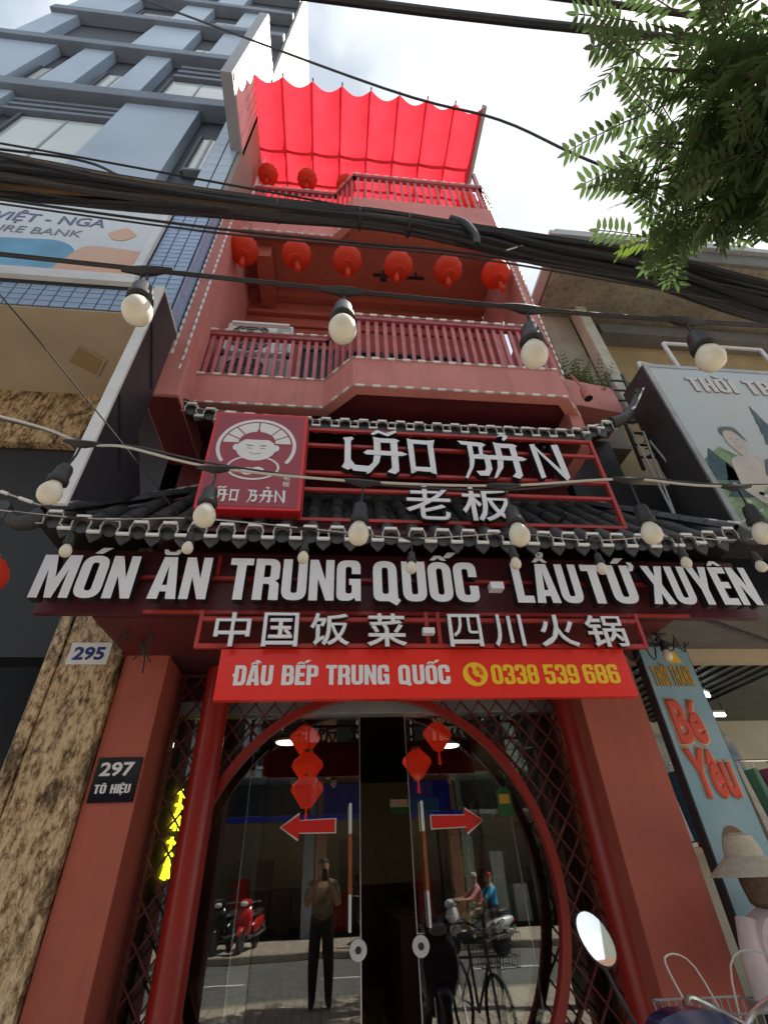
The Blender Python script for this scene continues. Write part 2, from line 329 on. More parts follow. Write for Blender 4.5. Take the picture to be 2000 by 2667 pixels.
GL['9'] = [[(.52-p[0], 1-p[1], *(p[2:])) for p in c] for c in _6]
ACC = {
 'acute': [(-.1, 1.05), (.03, 1.2), (.24, 1.2), (.06, 1.05)], 'grave': [(.1, 1.05), (-.03, 1.2), (-.24, 1.2), (-.06, 1.05)],
 'circ': [(-.2, 1.04), (-.08, 1.17), (.08, 1.17), (.2, 1.04), (.08, 1.04), (0, 1.1), (-.08, 1.04)],
 'breve': [(-.19, 1.19), (-.1, 1.19), (-.07, 1.13, .04), (.07, 1.13, .04), (.1, 1.19), (.19, 1.19), (.16, 1.05, .07), (-.16, 1.05, .07)],
 'hook': [(-.06, 1.2), (-.04, 1.33, .05), (.16, 1.33, .06), (.14, 1.2, .05), (.04, 1.14), (-.04, 1.19), (.05, 1.24), (.04, 1.28), (-.0, 1.28), (.01, 1.21)],
 'dot': [(-.07, -.2), (-.07, -.07), (.07, -.07), (.07, -.2)],
 'horn': [(.26, .84), (.3, 1.0), (.27, 1.09), (.38, 1.09), (.42, .98), (.36, .86)],
}
SPEC = {'Ó': 'O acute', 'Ă': 'A breve', 'Ố': 'O circ acute>', 'Ẩ': 'A circ hook', 'Ứ': 'U horn acute', 'Ê': 'E circ', 'Đ': 'D', 'Ầ': 'A circ grave>', 'Ế': 'E circ acute>',
        'Ô': 'O circ', 'Ệ': 'E circ dot', 'Ờ': 'O horn grave'}
def fill_curve(contours, depth):
    """closed outlines -> filled and extruded mesh in x-y, z from 0 to depth"""
    cu = bpy.data.curves.new('outline', 'CURVE'); cu.dimensions = '2D'; cu.fill_mode = 'BOTH'; cu.extrude = depth/2
    for c in contours:
        s = cu.splines.new('POLY'); s.points.add(len(c)-1); s.use_cyclic_u = True
        for i, p in enumerate(c): s.points[i].co = (p[0], p[1], 0, 1)
    return curve_mesh(cu)
def curve_mesh(cu):
    ob = bpy.data.objects.new('outline', cu); COL.objects.link(ob)
    dg = bpy.context.evaluated_depsgraph_get(); me = bpy.data.meshes.new_from_object(ob.evaluated_get(dg))
    bpy.data.objects.remove(ob); bpy.data.curves.remove(cu); return me
def font_mesh(s, depth, bevel=0):
    cu = bpy.data.curves.new('outline', 'FONT'); cu.body = s; cu.extrude = depth/2; cu.bevel_depth = bevel; cu.bevel_resolution = 0; cu.resolution_u = 3
    return curve_mesh(cu)
def glyph(ch):
    sp = SPEC.get(ch, ch).split(); base = GL[sp[0]]; w = max(p[0] for p in base[0]); cs = [fillet(c) for c in base]
    for a in sp[1:]:
        sh = .22 if a.endswith('>') else 0; up = .06 if a.endswith('>') else 0
        cs.append(fillet([(p[0]+w/2+sh, p[1]+up, *(p[2:])) for p in ACC[a.rstrip('>')]]))
    return cs, w
def stand(me, name, x0, sx, z0, sz, Y, depth, parent, mats, ref=None, rz=0):
    """2D letter mesh -> upright letter facing the street (-y), front face at Y"""
    zs = [v.co.z for v in me.vertices]; zm = min(zs); zr = max(max(zs)-zm, 1e-6)
    for v in me.vertices:
        x, y, z = v.co; v.co = (x0+x*sx, Y+depth*(1-(z-zm)/zr), z0+y*sz)
    me.materials.clear()
    for m in mats: me.materials.append(m)
    me.update()
    bm = bmesh.new(); bm.from_mesh(me); bmesh.ops.recalc_face_normals(bm, faces=bm.faces)
    for f in bm.faces: f.material_index = 0 if (f.normal.y < -.5 or len(mats) == 1) else 1
    bm.to_mesh(me); bm.free()
    o = bpy.data.objects.new(name, me); COL.objects.link(o)
    if parent is not None:
        o.parent = parent; w = Vector(); p = parent
        while p is not None: w += p.location; p = p.parent
        o.location = -w
    return o
def word(s, x0, x1, z0, cap, Y, depth, parent, mats, gap=.055):
    gs = [glyph(c) for c in s]; tot = sum(w for _, w in gs)+gap*(len(s)-1); k = (x1-x0)/tot; x = x0
    for cs, w in gs:
        stand(fill_curve(cs, .1), 'letter', x, k, z0, cap, Y, depth, parent, mats); x += (w+gap)*k
def fontfit(s, x0, x1, z0, z1, Y, depth, parent, mats, name='letter', bevel=0):
    me = font_mesh(s, .1, bevel); xs = [v.co.x for v in me.vertices]; ys = [v.co.y for v in me.vertices]
    a, b, c, d = min(xs), max(xs), min(ys), max(ys); kx = (x1-x0)/(b-a); kz = (z1-z0)/(d-c)
    return stand(me, name, x0-a*kx, kx, z0-c*kz, kz, Y, depth, parent, mats)
STROKE = {
 'L': [[(.06, .95), (.34, .99), (.40, .93), (.31, .86), (.31, .2), (.36, .04), (.22, -.02), (.04, .06), (.12, .2), (.12, .86)], [(.30, .30), (.44, .13), (.84, .11), (1.0, .24), (.92, .02), (.80, -.06), (.38, -.04), (.29, .10)]],
 'A': [[(.2, 1.02), (.40, .98), (.40, .45), (.34, .22), (.1, -.08), (.0, -.12), (.18, .22), (.22, .45), (.22, .9)], [(.22, .98), (.80, .98), (.92, .92), (.8, .84), (.38, .84)], [(.66, .92), (.85, .94), (.85, .0), (.74, -.1), (.54, -.04), (.67, .08)], [(-.06, .5), (.04, .59), (.95, .57), (1.1, .5), (.95, .44), (.02, .45)]],
 'O': [[(.0, 1.02), (.2, .97), (.22, .0), (.05, -.06)], [(.68, .97), (.96, 1.0), (.88, .85), (.88, -.06), (.7, -.02)], [(.1, .98), (.9, .96), (.9, .83), (.1, .85)], [(.1, .14), (.8, .14), (.8, 0), (.1, .02)]],
 'B': [[(-.14, 1.02), (.72, .98), (.85, .92), (.7, .84), (-.02, .9)], [(.18, .92), (.36, .92), (.34, .4), (.26, .2), (.0, -.14), (-.08, -.12), (.13, .2), (.18, .45)], [(.3, .58), (.62, .62), (.9, .58), (.82, .45), (.3, .46)], [(.56, .88), (.72, .92), (.66, .55), (.54, .55)], [(.68, .55), (.88, .55), (.88, .15), (.72, -.05), (.42, -.05), (.32, .08), (.62, .1), (.68, .2)]],
 'N': [[(-.02, 1.0), (.16, 1.02), (.21, -.02), (.05, -.06)], [(.12, 1.0), (.18, .78), (.86, -.12), (.96, 0), (.28, .78)], [(.70, 1.0), (.94, 1.02), (.99, .0), (.86, -.1), (.80, .0)]],
 '~': [[(.14, 1.10), (.32, 1.24), (.55, 1.14), (.84, 1.26), (.84, 1.18), (.6, 1.04), (.36, 1.14), (.2, 1.06)]],
 '?': [[(.36, 1.18), (.5, 1.30), (.70, 1.24), (.66, 1.14), (.54, 1.06), (.50, 1.12), (.56, 1.18), (.5, 1.22)]],
}
def strokes(keys, x0, w, z0, cap, Y, depth, parent, mats, name='letter'):
    mb = MB(); i = 0
    for k in keys:
        for poly in STROKE[k]:
            y = Y-.0012*i; i += 1
            mb.prism([(x0+p[0]*w, z0+p[1]*cap) for p in poly], y, Y+depth, 0, 1 if len(mats) > 1 else 0)
    return mb.build(name, mats, parent)
LW = [WHITE, BLACK]

# ================================================================== SETTING
structure(MB().box(-60, 60, -60, 40, -.6, -.15).build('road', ASPH))
structure(MB().box(-30, 30, -5.0, 0.6, -.149, -.004).build('pavement', PAVE))
structure(MB().box(-30, 30, -5.18, -5.0, -.149, .0).build('kerb', CONC, bev=.02))
structure(MB().box(-30, 30, -14.2, -11.0, -.149, -.004).build('pavement_opposite', PAVE))
structure(MB().box(-30, 30, -11.0, -10.82, -.149, .0).build('kerb_opposite', CONC, bev=.02))
lm = MB()
for i in range(-9, 10): lm.box(i*3.0, i*3.0+1.5, -8.06, -7.94, -.146, -.142)
structure(lm.build('lane_marking', WHITEM))

# ================================================================== RESTAURANT BUILDING
B = root('restaurant_building', (.4, .3, 0), 'narrow salmon red shophouse with two balconies and a moon gate doorway', 'building')
MB().box(-1.66, -1.315, 0, .66, 0, 3.25).build('pilaster', REDWALL, B, bev=.008)
MB().box(2.10, 2.65, 0, .66, 0, 3.25).build('pilaster', REDWALL, B, bev=.008)
MB().box(-1.66, 2.65, .02, .5, 3.25, 5.52).build('front_wall', MAROON, B)
MB().box(-1.31, 2.095, .05, .42, 2.98, 3.245).build('lintel', DMAROON, B)
MB().box(-1.655, 2.645, -.72, .015, 2.99, 3.03).build('soffit', MAROON, B)
for x, y, r in ((-.95, .3, .108), (2.13, .3, .118)):
    c = MB().lathe([(r, 0.18), (r, 2.97)], (x, y, 0), 32).build('column', COLRED, B, True)
    MB().lathe([(r*1.5, 0), (r*1.5, .06), (r*1.25, .1), (r*1.3, .15), (r*1.05, .18)], (x, y, 0), 28).build('column_base', COLRED, c, True)
# fascia behind the big letters and its red rails
MB().box(-2.02, 3.36, -.78, -.73, 2.995, 3.50).build('fascia', FASC, B)
MB().box(-2.02, 3.36, -.72, -.30, 3.41, 3.46).build('fascia_top', DMAROON, B)
# --- first floor: side walls, back wall, ceiling
MB().box(-1.72, -1.56, -.88, .58, 5.75, 9.525).build('side_wall', SALMON, B, bev=.006)
MB().box(-1.78, -1.5, -.90, .02, 5.20, 5.745).build('pier_base', SALMON, B, bev=.01)
MB().box(-1.79, -1.49, -.90, .02, 5.098, 5.116).build('pier_soffit', MAROON, B)
MB().box(-1.81, -1.48, -.93, .02, 5.12, 5.195).build('pier_sill', SALMON, B, bev=.012)
rw = MB().box(2.54, 2.68, -.62, .0, 5.0, 9.52); rw.box(2.54, 2.68, 0, .58, 5.0, 7.5); rw.box(2.54, 2.68, 0, .58, 8.75, 9.52); rw.box(2.54, 2.68, .36, .58, 7.5, 8.75)
rw.build('side_wall', SALMON, B)
MB().box(-1.555, 2.535, .58, .75, 5.62, 9.608).build('back_wall', REDWALL, B)
MB().box(-1.555, 2.535, .44, .575, 9.44, 9.605).build('cornice', REDWALL, B, bev=.01)
MB().box(-1.555, 2.535, .50, .575, 9.0, 9.10).build('cornice', REDWALL, B, bev=.01)
MB().box(-1.555, 2.535, .535, .575, 8.70, 8.76).build('cornice', REDWALL, B, bev=.01)
MB().box(-1.34, -1.12, -.30, .56, 9.22, 9.545).build('ceiling_beam', REDWALL, B, bev=.008)
for i in range(4):
    x0 = -.62+i*.68
    w = MB().box(x0, x0+.62, .545, .578, 5.68, 8.12).build('window', BLACK, B)
    for xa, xb, za, zb in ((x0, x0+.05, 5.7, 8.1), (x0+.57, x0+.62, 5.7, 8.1), (x0+.05, x0+.57, 8.05, 8.1), (x0+.05, x0+.57, 6.95, 7.0)):
        MB().box(xa, xb, .52, .543, za, zb).build('window_frame', DARKM, w)
PLAN = [(-1.56, -.52), (-.17, -.52), (.14, -.845), (2.43, -.845), (2.70, -.575)]
def inset(pl, d):
    out = []
    for i, p in enumerate(pl):
        a = Vector(pl[max(i-1, 0)]); b = Vector(pl[min(i+1, len(pl)-1)]); q = Vector(p)
        n = Vector((0, 0))
        for u, v in ((a, q), (q, b)):
            e = v-u
            if e.length > 1e-6: e.normalize(); n += Vector((-e.y, e.x))
        n.normalize(); out.append(tuple(q+n*d))
    return out
def balcony(zb, zt, zr, slabmat, pal, brail, nb, xl=-1.56):
    pl = [(xl, -.52)]+PLAN[1:]; inn = inset(pl, .12)
    MB().slab(pl+inn[::-1], zb, zt).build('parapet', pal, B, bev=.006)
    MB().slab(inset(pl, .125)+[(2.53, .575), (xl, .575)], zb+.06, zb+.16).build('balcony_floor', slabmat, B)
    rl = inset(pl, .05); r = MB()
    for a, b in zip(rl[:-1], rl[1:]):
        d = (Vector(b)-Vector(a)).normalized()*.03
        r.bar((a[0]-d.x, a[1]-d.y, zr), (b[0]+d.x, b[1]+d.y, zr), .075, .075)
    rail = r.build('top_rail', RAILRED, B)
    r = MB()
    for a, b in zip(rl[:-1], rl[1:]): r.bar((a[0], a[1], zt+.02), (b[0], b[1], zt+.02), .04, .036)
    r.build('bottom_rail', RAILRED, B)
    me = MB().box(-.022, .022, -.016, .016, zt+.035, zr-.035).mesh('baluster', brail)
    for k, (a, b) in enumerate(zip(rl[:-1], rl[1:])):
        n = nb[k]; a = Vector(a); b = Vector(b); ang = math.atan2(b.y-a.y, b.x-a.x)
        for i in range(n):
            p = a.lerp(b, (i+.5)/n); child('baluster', me, B, Matrix.Translation((p.x, p.y, 0)) @ Matrix.Rotation(ang, 4, 'Z'))
balcony(5.50, 5.98, 6.80, MAROON, SALMON, BALPINK, (15, 4, 22, 3))
MB().box(-1.555, 2.535, -.30, .02, 5.42, 5.495).build('balcony_beam', DMAROON, B)
# --- second floor
balcony(9.55, 10.30, 11.28, REDWALL, SALMON, BALPINK, (12, 4, 18, 3))
MB().box(-1.72, -1.56, -.55, .58, 9.53, 10.6).build('side_wall', SALMON, B)
MB().box(2.54, 2.68, -.52, .58, 9.53, 10.3).build('side_wall', SALMON, B)
MB().box(-1.555, 2.535, 1.6, 1.75, 9.75, 12.9).build('roof_wall', REDWALL, B)
MB().box(-1.66, 2.65, .76, 6.0, 3.3, 9.7).build('rear_block', REDWALL, B)
pt = MB(); pt.bar((2.62, -.50, 10.3), (2.62, -.50, 12.95), .06); pt.build('corner_post', GREYM, B)
pt = MB(); pt.bar((2.62, -.46, 11.9), (2.62, 1.6, 11.9), .05); pt.bar((2.62, -.46, 11.7), (2.62, 1.6, 11.7), .05); pt.build('side_rail', GREYM, B)
for y in (-.2, .05, .3, .55): MB().bar((2.62, y, 10.31), (2.62, y, 11.67), .03).build('side_baluster', WHITEM, B)
MB().tube([(-1.60, -.45, 10.5), (-1.60, -.45, 12.9)], .03).build('white_downpipe', WHITEM, B)
# --- ceiling fixture and red planter box on the balcony corner
t = MB().box(.50, 1.35, -.08, -.04, 9.36, 9.40); t.box(.62, .72, -.09, -.03, 9.24, 9.365); t.box(.66, .69, -.07, -.05, 9.40, 9.55); t.box(1.2, 1.23, -.07, -.05, 9.40, 9.55)
t.build('ceiling_track_light', BLACK, B)
pb = MB().slab([(2.74, -.52), (3.42, -.42), (3.42, 0), (2.74, 0)], 5.80, 6.28).build('planter_box', SALMON, B, bev=.01)

# --- doorway: glass, sliding leaves, moon gate, lattice
MB().box(-1.31, 2.095, .56, .70, 2.66, 2.78).build('door_header', GREYM, B, bev=.006)
MB().box(-1.31, 2.095, .60, .64, 2.785, 2.975).build('transom', DMAROON, B)
for x0, x1 in ((-1.31, -.50), (1.27, 2.095)):
    MB().box(x0, x1, .60, .608, .0, 2.655).build('fixed_glass', GLASS, B)
DOORX = ((-.64, .274, .193, 1), (.689, 1.55, .785, -1))
for x0, x1, hx, sg in DOORX:
    d = MB().box(x0, x1, .655, .665, .01, 2.655).build('sliding_door', GLASS, B)
    MB().box(x0-.004, x0+.004, .650, .670, .01, 2.655).build('glass_edge', METAL, d); MB().box(x1-.004, x1+.004, .650, .670, .01, 2.655).build('glass_edge', METAL, d)
    MB().box(x0, x1, .648, .672, .01, .07).build('bottom_rail', METAL, d)
    for y in (.61, .72):
        h = MB().tube([(hx, y, 1.165), (hx, y, 1.38)], .014, 12); h.tube([(hx, y, 1.76), (hx, y, 1.97)], .014, 12)
        for z in (1.3, 1.84): h.tube([(hx, y, z), (hx, .655 if y < .65 else .665, z)], .008, 8)
        hd = h.build('handle', METAL, d, True); MB().tube([(hx, y, 1.38), (hx, y, 1.76)], .016, 12).build('wooden_grip', WOOD, hd, True)
    lx = x1-.02 if sg > 0 else x0+.02
    lo = MB().lathe([(.062, 0), (.062, .018), (.05, .022)], (lx, .632, 1.065), 24, axis='y').build('lock_plate', WHITEM, d, True)
    MB().lathe([(.022, 0), (.022, .008)], (lx, .626, 1.065), 16, axis='y').build('keyhole', DARKM, lo)
    pts = [(-.215, 0), (-.07, .085), (-.07, .04), (.215, .045), (.215, -.045), (-.07, -.04), (-.07, -.085)]
    cx = -.145 if sg > 0 else 1.08
    q = [(cx+sg*a, 1.822+b) for a, b in pts]
    if sg < 0: q = q[::-1]
    q2 = [(cx+sg*(a*1.05), 1.822+b*1.16) for a, b in pts]
    if sg < 0: q2 = q2[::-1]
    MB().prism(q2, .6515, .654).build('arrow_border', WHITEP, d); MB().prism(q, .6485, .651).build('arrow_sticker', BANNER, d)
st = MB().prism([(1.43, 1.84), (1.43, 2.02), (1.47, 2.05), (1.52, 2.05), (1.56, 2.02), (1.56, 1.84)], .594, .598).build('round_top_sticker', mat('green_sticker', (.02, .12, .03), .5), B)
MB().box(1.45, 1.54, .590, .593, 1.93, 2.0).build('sticker_print', GOLD, st)
GC, GR = (.363, 1.392), 1.388
n = 72; P = []; F = []
for i in range(n):
    a = 2*math.pi*i/n
    for r in (GR-.03, GR+.035):
        for y in (.385, .455): P.append((GC[0]+r*math.cos(a), y, GC[1]+r*math.sin(a)))
for i in range(n):
    a, b = i*4, ((i+1) % n)*4
    F += [(a, a+2, b+2, b), (a+1, b+1, b+3, a+3), (a, b, b+1, a+1), (a+2, a+3, b+3, b+2)]
MB().add(P, F).build('moon_gate_ring', COLRED, B, True)
X0, X1, Z0, Z1 = -1.30, 2.085, .02, 2.965
def clip(p, d):
    """parameter intervals of the line inside the panel and outside the ring"""
    lo, hi = -9, 9
    for k, (a, b) in enumerate(((X0, X1), (Z0, Z1))):
        t0, t1 = (a-p[k])/d[k], (b-p[k])/d[k]
        lo = max(lo, min(t0, t1)); hi = min(hi, max(t0, t1))
    if hi-lo < .06: return []
    ox, oz = p[0]-GC[0], p[1]-GC[1]; b_ = ox*d[0]+oz*d[1]; c_ = ox*ox+oz*oz-(GR+.03)**2; D = b_*b_-c_
    if D <= 0: return [(lo, hi)]
    r0, r1 = -b_-math.sqrt(D), -b_+math.sqrt(D)
    return [(a, b) for a, b in ((lo, min(hi, r0)), (max(lo, r1), hi)) if b-a > .05]
LAT = mat('lattice_maroon', (.12, .016, .014), .45, var=.2, scale=10)
for sgn in (1, -1):
    dx, dz = .62, .785*sgn
    for i in range(-40, 60):
        x = X0+i*.165
        for a, b in clip((x, .0), (dx, dz)):
            MB().bar((x+dx*a, .42+.006*sgn, dz*a), (x+dx*b, .42+.006*sgn, dz*b), .022, .011).build('lattice_strip', LAT, B)
for xa, xb, za, zb in ((X0-.012, X0+.012, Z0, Z1), (X1-.012, X1+.012, Z0, Z1), (X0+.013, X1-.013, Z1-.02, Z1)):
    MB().box(xa, xb, .40, .44, za, zb).build('lattice_border', LAT, B)
# --- interior room
structure(MB().box(-1.6, 2.6, .67, 7.5, -.149, -.002).build('shop_floor', FLOORT))
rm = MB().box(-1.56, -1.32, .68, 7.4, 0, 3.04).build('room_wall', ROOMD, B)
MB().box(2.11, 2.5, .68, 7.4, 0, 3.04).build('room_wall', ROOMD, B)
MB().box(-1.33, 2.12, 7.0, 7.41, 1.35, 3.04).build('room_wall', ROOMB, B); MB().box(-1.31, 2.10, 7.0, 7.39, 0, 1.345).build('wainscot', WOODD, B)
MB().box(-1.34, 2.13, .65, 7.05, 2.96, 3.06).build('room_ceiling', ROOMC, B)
dk = MB().box(.25, .62, 6.93, 6.99, 0, 2.05)
dk.build('back_doorway', BLACK, B)
tag(MB().box(.85, 1.5, 3.0, 5.2, 0, 1.08).build('service_counter', WOODD, None, bev=.01), 'dark wooden service counter inside the restaurant doorway', 'counter')
for i, y in enumerate((2.2, 3.6, 5.0)):
    c = root('dining_table', (-.85, y, 0), 'dark dining table by the inner wall, %s from the glass door' % ORD[i], 'table', 'tables inside the restaurant')
    MB().box(-1.2, -.5, y-.4, y+.4, .72, .76).build('table_top', WOODD, c, bev=.006)
    for a in (-1.15, -.55):
        for b in (-.35, .35): MB().box(a-.02, a+.02, y+b-.02, y+b+.02, 0, .715).build('leg', WOODD, c)

# ================================================================== TILED ROOFS
def half_tile(L, r0, r1, n=7):
    P = []; F = []
    for y, r in ((0, r0), (L, r1)):
        for j in range(n+1):
            a = math.pi*j/n; P.append((r*math.cos(a), y, r*math.sin(a)))
        for j in range(n+1):
            a = math.pi*j/n; P.append(((r-.012)*math.cos(a), y, (r-.012)*math.sin(a)))
    k = n+1
    for j in range(n): F += [(j, j+1, 2*k+j+1, 2*k+j), (k+j, 3*k+j, 3*k+j+1, k+j+1), (j, k+j, k+j+1, j+1), (2*k+j, 2*k+j+1, 3*k+j+1, 3*k+j)]
    F += [(0, 2*k, 3*k, k), (n, k+n, 3*k+n, 2*k+n)]
    return MB().add(P, F)
def tiled_roof(name, label, xl, xr, y0, z0, y1, z1, hipl, hipr, pitch, fl, flw, course, tipl, tipr):
    T = root(name, ((xl+xr)/2, y0, z0), label, 'roof')
    L = math.hypot(y1-y0, z1-z0)
    def S(x, t):
        f = max(0, (xl+flw-x)/flw)**2*fl[0]+max(0, (x-xr+flw)/flw)**2*fl[1]
        return Vector((x, y0+(y1-y0)*t, z0+(z1-z0)*t+f*(1-t)))
    tm = half_tile(course*1.12, .064, .056).mesh('roof_tile', TILE, True)
    cap = MB().lathe([(.058, 0), (.058, .012), (.03, .02)], (0, 0, 0), 12, axis='y').mesh('tile_cap', TILE, True)
    dp = MB().prism([(-.062, .012), (.062, .012), (.05, -.05), (0, -.105), (-.05, -.05)], -.008, .008).mesh('drip_tile', TILE)
    n = int(round((xr-xl)/pitch)); p = (xr-xl)/n; xs = []
    for i in range(n):
        x = xl+(i+.5)*p; tmax = min(1, (x-xl)/hipl if hipl else 1, (xr-x)/hipr if hipr else 1)
        m = max(1, int(math.ceil(tmax*L/course-.25))); xs.append(x)
        for k in range(m):
            t = k*course/L; a = S(x, t); yv = (S(x, min(1, t+.2))-a).normalized()
            xv = (S(x+.02, t)-S(x-.02, t)).normalized(); zv = xv.cross(yv).normalized(); xv = yv.cross(zv)
            j = random.uniform(-.012, .012)
            child('roof_tile', tm, T, basis(a+zv*(.012+random.uniform(0, .005))+xv*j, xv, yv, zv))
        a = S(x, 0); child('tile_cap', cap, T, Matrix.Translation(a+Vector((0, -.012, .018))))
        if i < n-1:
            a = S(x+p/2, 0); sl = (S(x+p, 0).z-S(x, 0).z)/p
            child('drip_tile', dp, T, Matrix.Translation(a+Vector((0, -.01, .0))) @ Matrix.Rotation(-math.atan(sl), 4, 'Y'))
    # pan sheet with troughs between the cover tiles
    P = []; F = []; nx = n*4; ny = 6
    for i in range(nx+1):
        for k in range(ny+1):
            t = k/ny; a = xl+hipl*t; b = xr-hipr*t; x = a+(b-a)*i/nx
            w = .016*math.cos(2*math.pi*(x-xl)/p); q = S(x, t); P.append((q.x, q.y, q.z-.012+w))
    for i in range(nx):
        for k in range(ny): a = i*(ny+1)+k; F.append((a, a+ny+1, a+ny+2, a+1))
    MB().add(P, F).build('pan_tiles', TILE, T, True)
    u = MB().slab([(xl+.02, y0+.05), (xr-.02, y0+.05), (xr-hipr, y1), (xl+hipl, y1)], 0, .02)
    u.v = [(x, y, S(x, (y-y0)/(y1-y0)).z-.07+z) for x, y, z in u.v]; u.build('roof_board', DMAROON, T)
    MB().tube([(xl+hipl-.05, y1, z1+.03), (xr-hipr+.05, y1, z1+.03)], .065, 10).build('ridge', TILE, T, True)
    for side, tip in ((-1, tipl), (1, tipr)):
        c = S(xl if side < 0 else xr, 0); top = S(xl+hipl if side < 0 else xr-hipr, 1)
        pts = [top.lerp(c, k/7)+Vector((0, 0, .05+.0*k)) for k in range(8)]; tipv = Vector(tip)
        rb = half_tile((pts[1]-pts[0]).length*1.18, .075, .068).mesh('ridge_tile', TILE, True)
        for k in range(7):
            yv = (pts[k]-pts[k+1]).normalized(); xv = yv.cross(Vector((0, 0, 1))).normalized(); zv = xv.cross(yv)
            child('ridge_tile', rb, T, basis(pts[k+1], xv, yv, zv))
        d = (pts[7]-pts[6]).normalized(); e = [pts[7]]
        for k in range(1, 7):
            s = k/6; e.append(pts[7].lerp(tipv, s)-Vector((0, 0, .10*math.sin(s*math.pi))))
        MB().tube(e, [.07, .066, .06, .052, .045, .04, .034], 10).build('upturned_end', TILE, T, True)
        MB().lathe([(.05, -.03), (.055, 0), (.05, .03)], tuple(tipv), 14, axis='y').build('end_scroll', TILE, T, True)
        if hipl > .2:
            bk = Vector((c.x, y1, c.z)); MB().add([c, top, bk, c-Vector((0, 0, .04)), top-Vector((0, 0, .04)), bk-Vector((0, 0, .04))], [(0, 1, 2), (5, 4, 3), (0, 3, 4, 1), (1, 4, 5, 2), (2, 5, 3, 0)]).build('side_slope', TILE, T)
    return T, S, p, n
T1, S1, p1, n1 = tiled_roof('tiled_canopy_roof', 'charcoal barrel tiled canopy roof above the big white lettering', -2.09, 3.33, -1.0, 3.50, -.05, 4.62, .72, .65, .2, (.10, .12), .8, .31, (-2.33, -1.06, 3.66), (3.58, -1.06, 3.70))
T2, S2, p2, n2 = tiled_roof('tiled_eave', 'small charcoal tiled eave with upturned ends under the first balcony', -1.50, 2.92, -.72, 5.0, -.36, 5.36, .12, .12, .185, (.16, .22), .7, .26, (-1.74, -.80, 5.46), (3.34, -.80, 5.70))

# ================================================================== ROPE LIGHTS
dashm = MB().box(-.5, .5, -.009, .009, -.010, .010).mesh('dash', DASH)
def rope(label, pts, dash=.085, gap=.085, tube=True, flats=None):
    pts = [Vector(p) for p in pts]; R = root('rope_light', tuple(pts[0]), label, 'rope light', 'white dashed rope lights on the shop front')
    if tube: MB().tube(pts, .007, 6).build('rope', CLEAR, R)
    def put(a, b):
        d = b-a; s, u = frame_axes(d); x = d.normalized(); M = basis((a+b)/2, x, s, u) @ Matrix.Diagonal((d.length, 1, 1, 1)); child('dash', dashm, R, M)
    if flats:
        for a, b in flats: put(Vector(a), Vector(b))
        return R
    s = 0; per = dash+gap
    for a, b in zip(pts[:-1], pts[1:]):
        L = (b-a).length; t = (-s) % per
        while t < L-.02:
            put(a.lerp(b, t/L), a.lerp(b, min(1, (t+dash)/L))); t += per
        s += L
    return R
def zig(S, xl, xr, p, n, label):
    pts = []; fl = []
    for i in range(n):
        x = xl+(i+.5)*p; z = S(x, 0).z; y = S(x, 0).y-.04
        q = [(x-p*.5, y, z-.02), (x-p*.28, y, z-.02), (x-p*.32, y, z+.03), (x-p*.24, y, z+.085), (x+p*.24, y, z+.085), (x+p*.32, y, z+.03), (x+p*.28, y, z-.02)]
        pts += q; fl.append((q[3], q[4]))
        if i: fl.append(((x-p*.72, y, z-.02), (x-p*.28, y, z-.02)))
    pts.append((xl+n*p, S(xl+n*p-.1, 0).y-.04, S(xl+n*p-.1, 0).z-.02)); rope(label, pts, flats=fl)
zig(S1, -2.09, 3.33, p1, n1, 'white rope light zigzagging along the tile ends of the lower roof')
zig(S2, -1.50, 2.92, p2, n2, 'white rope light zigzagging along the tile ends of the upper eave')
def off(pl, d, z): return [(x, y, z) for x, y in inset(pl, d)]
rope('dashed rope light along the bottom edge of the first balcony parapet', off(PLAN, -.012, 5.505))
rope('dashed rope light along the top edge of the first balcony parapet', off(PLAN, -.012, 5.975))
rope('dashed rope light along the top rail of the first balcony', off(PLAN, .0, 6.845))
rope('dashed rope light along the bottom edge of the second balcony parapet', off(PLAN, -.012, 9.555))
rope('dashed rope light along the top rail of the second balcony', off(PLAN, .0, 11.325))
rope('dashed rope light on the outer edge of the pier by the bank', [(-1.70, -.893, 5.8), (-1.70, -.893, 9.5)], .075, .06)
rope('dashed rope light on the inner edge of the pier by the bank', [(-1.57, -.893, 5.55), (-1.57, -.893, 9.5)], .075, .06)
rope('dashed rope light on the outer edge of the pier by the concrete house', [(2.665, -.633, 6.2), (2.665, -.633, 9.5)], .075, .06)
rope('dashed rope light on the inner edge of the pier by the concrete house', [(2.555, -.633, 6.9), (2.555, -.633, 9.5)], .075, .06)
hl = [S1(-2.09+.72*t, t)+Vector((-.02, -.06, .10)) for t in (1, .75, .5, .25, 0)]; rope('dashed rope light down the roof hip on the bank side', hl+[Vector((-2.38, -1.1, 3.78))], .1, .08)
hr = [S1(3.33-.65*t, t)+Vector((.02, -.06, .10)) for t in (1, .75, .5, .25, 0)]; rope('dashed rope light down the roof hip beside the fashion billboard', hr+[Vector((3.6, -1.1, 3.84))], .1, .08)
rope('dashed rope light along the ridge of the upper eave', [(-1.70, -.86, 5.42), (-1.55, -.80, 5.24), (-1.35, -.70, 5.20), (-.3, -.66, 5.17), (.9, -.66, 5.17), (2.5, -.66, 5.20), (2.95, -.74, 5.28), (3.2, -.82, 5.44), (3.38, -.86, 5.72)], .1, .08)

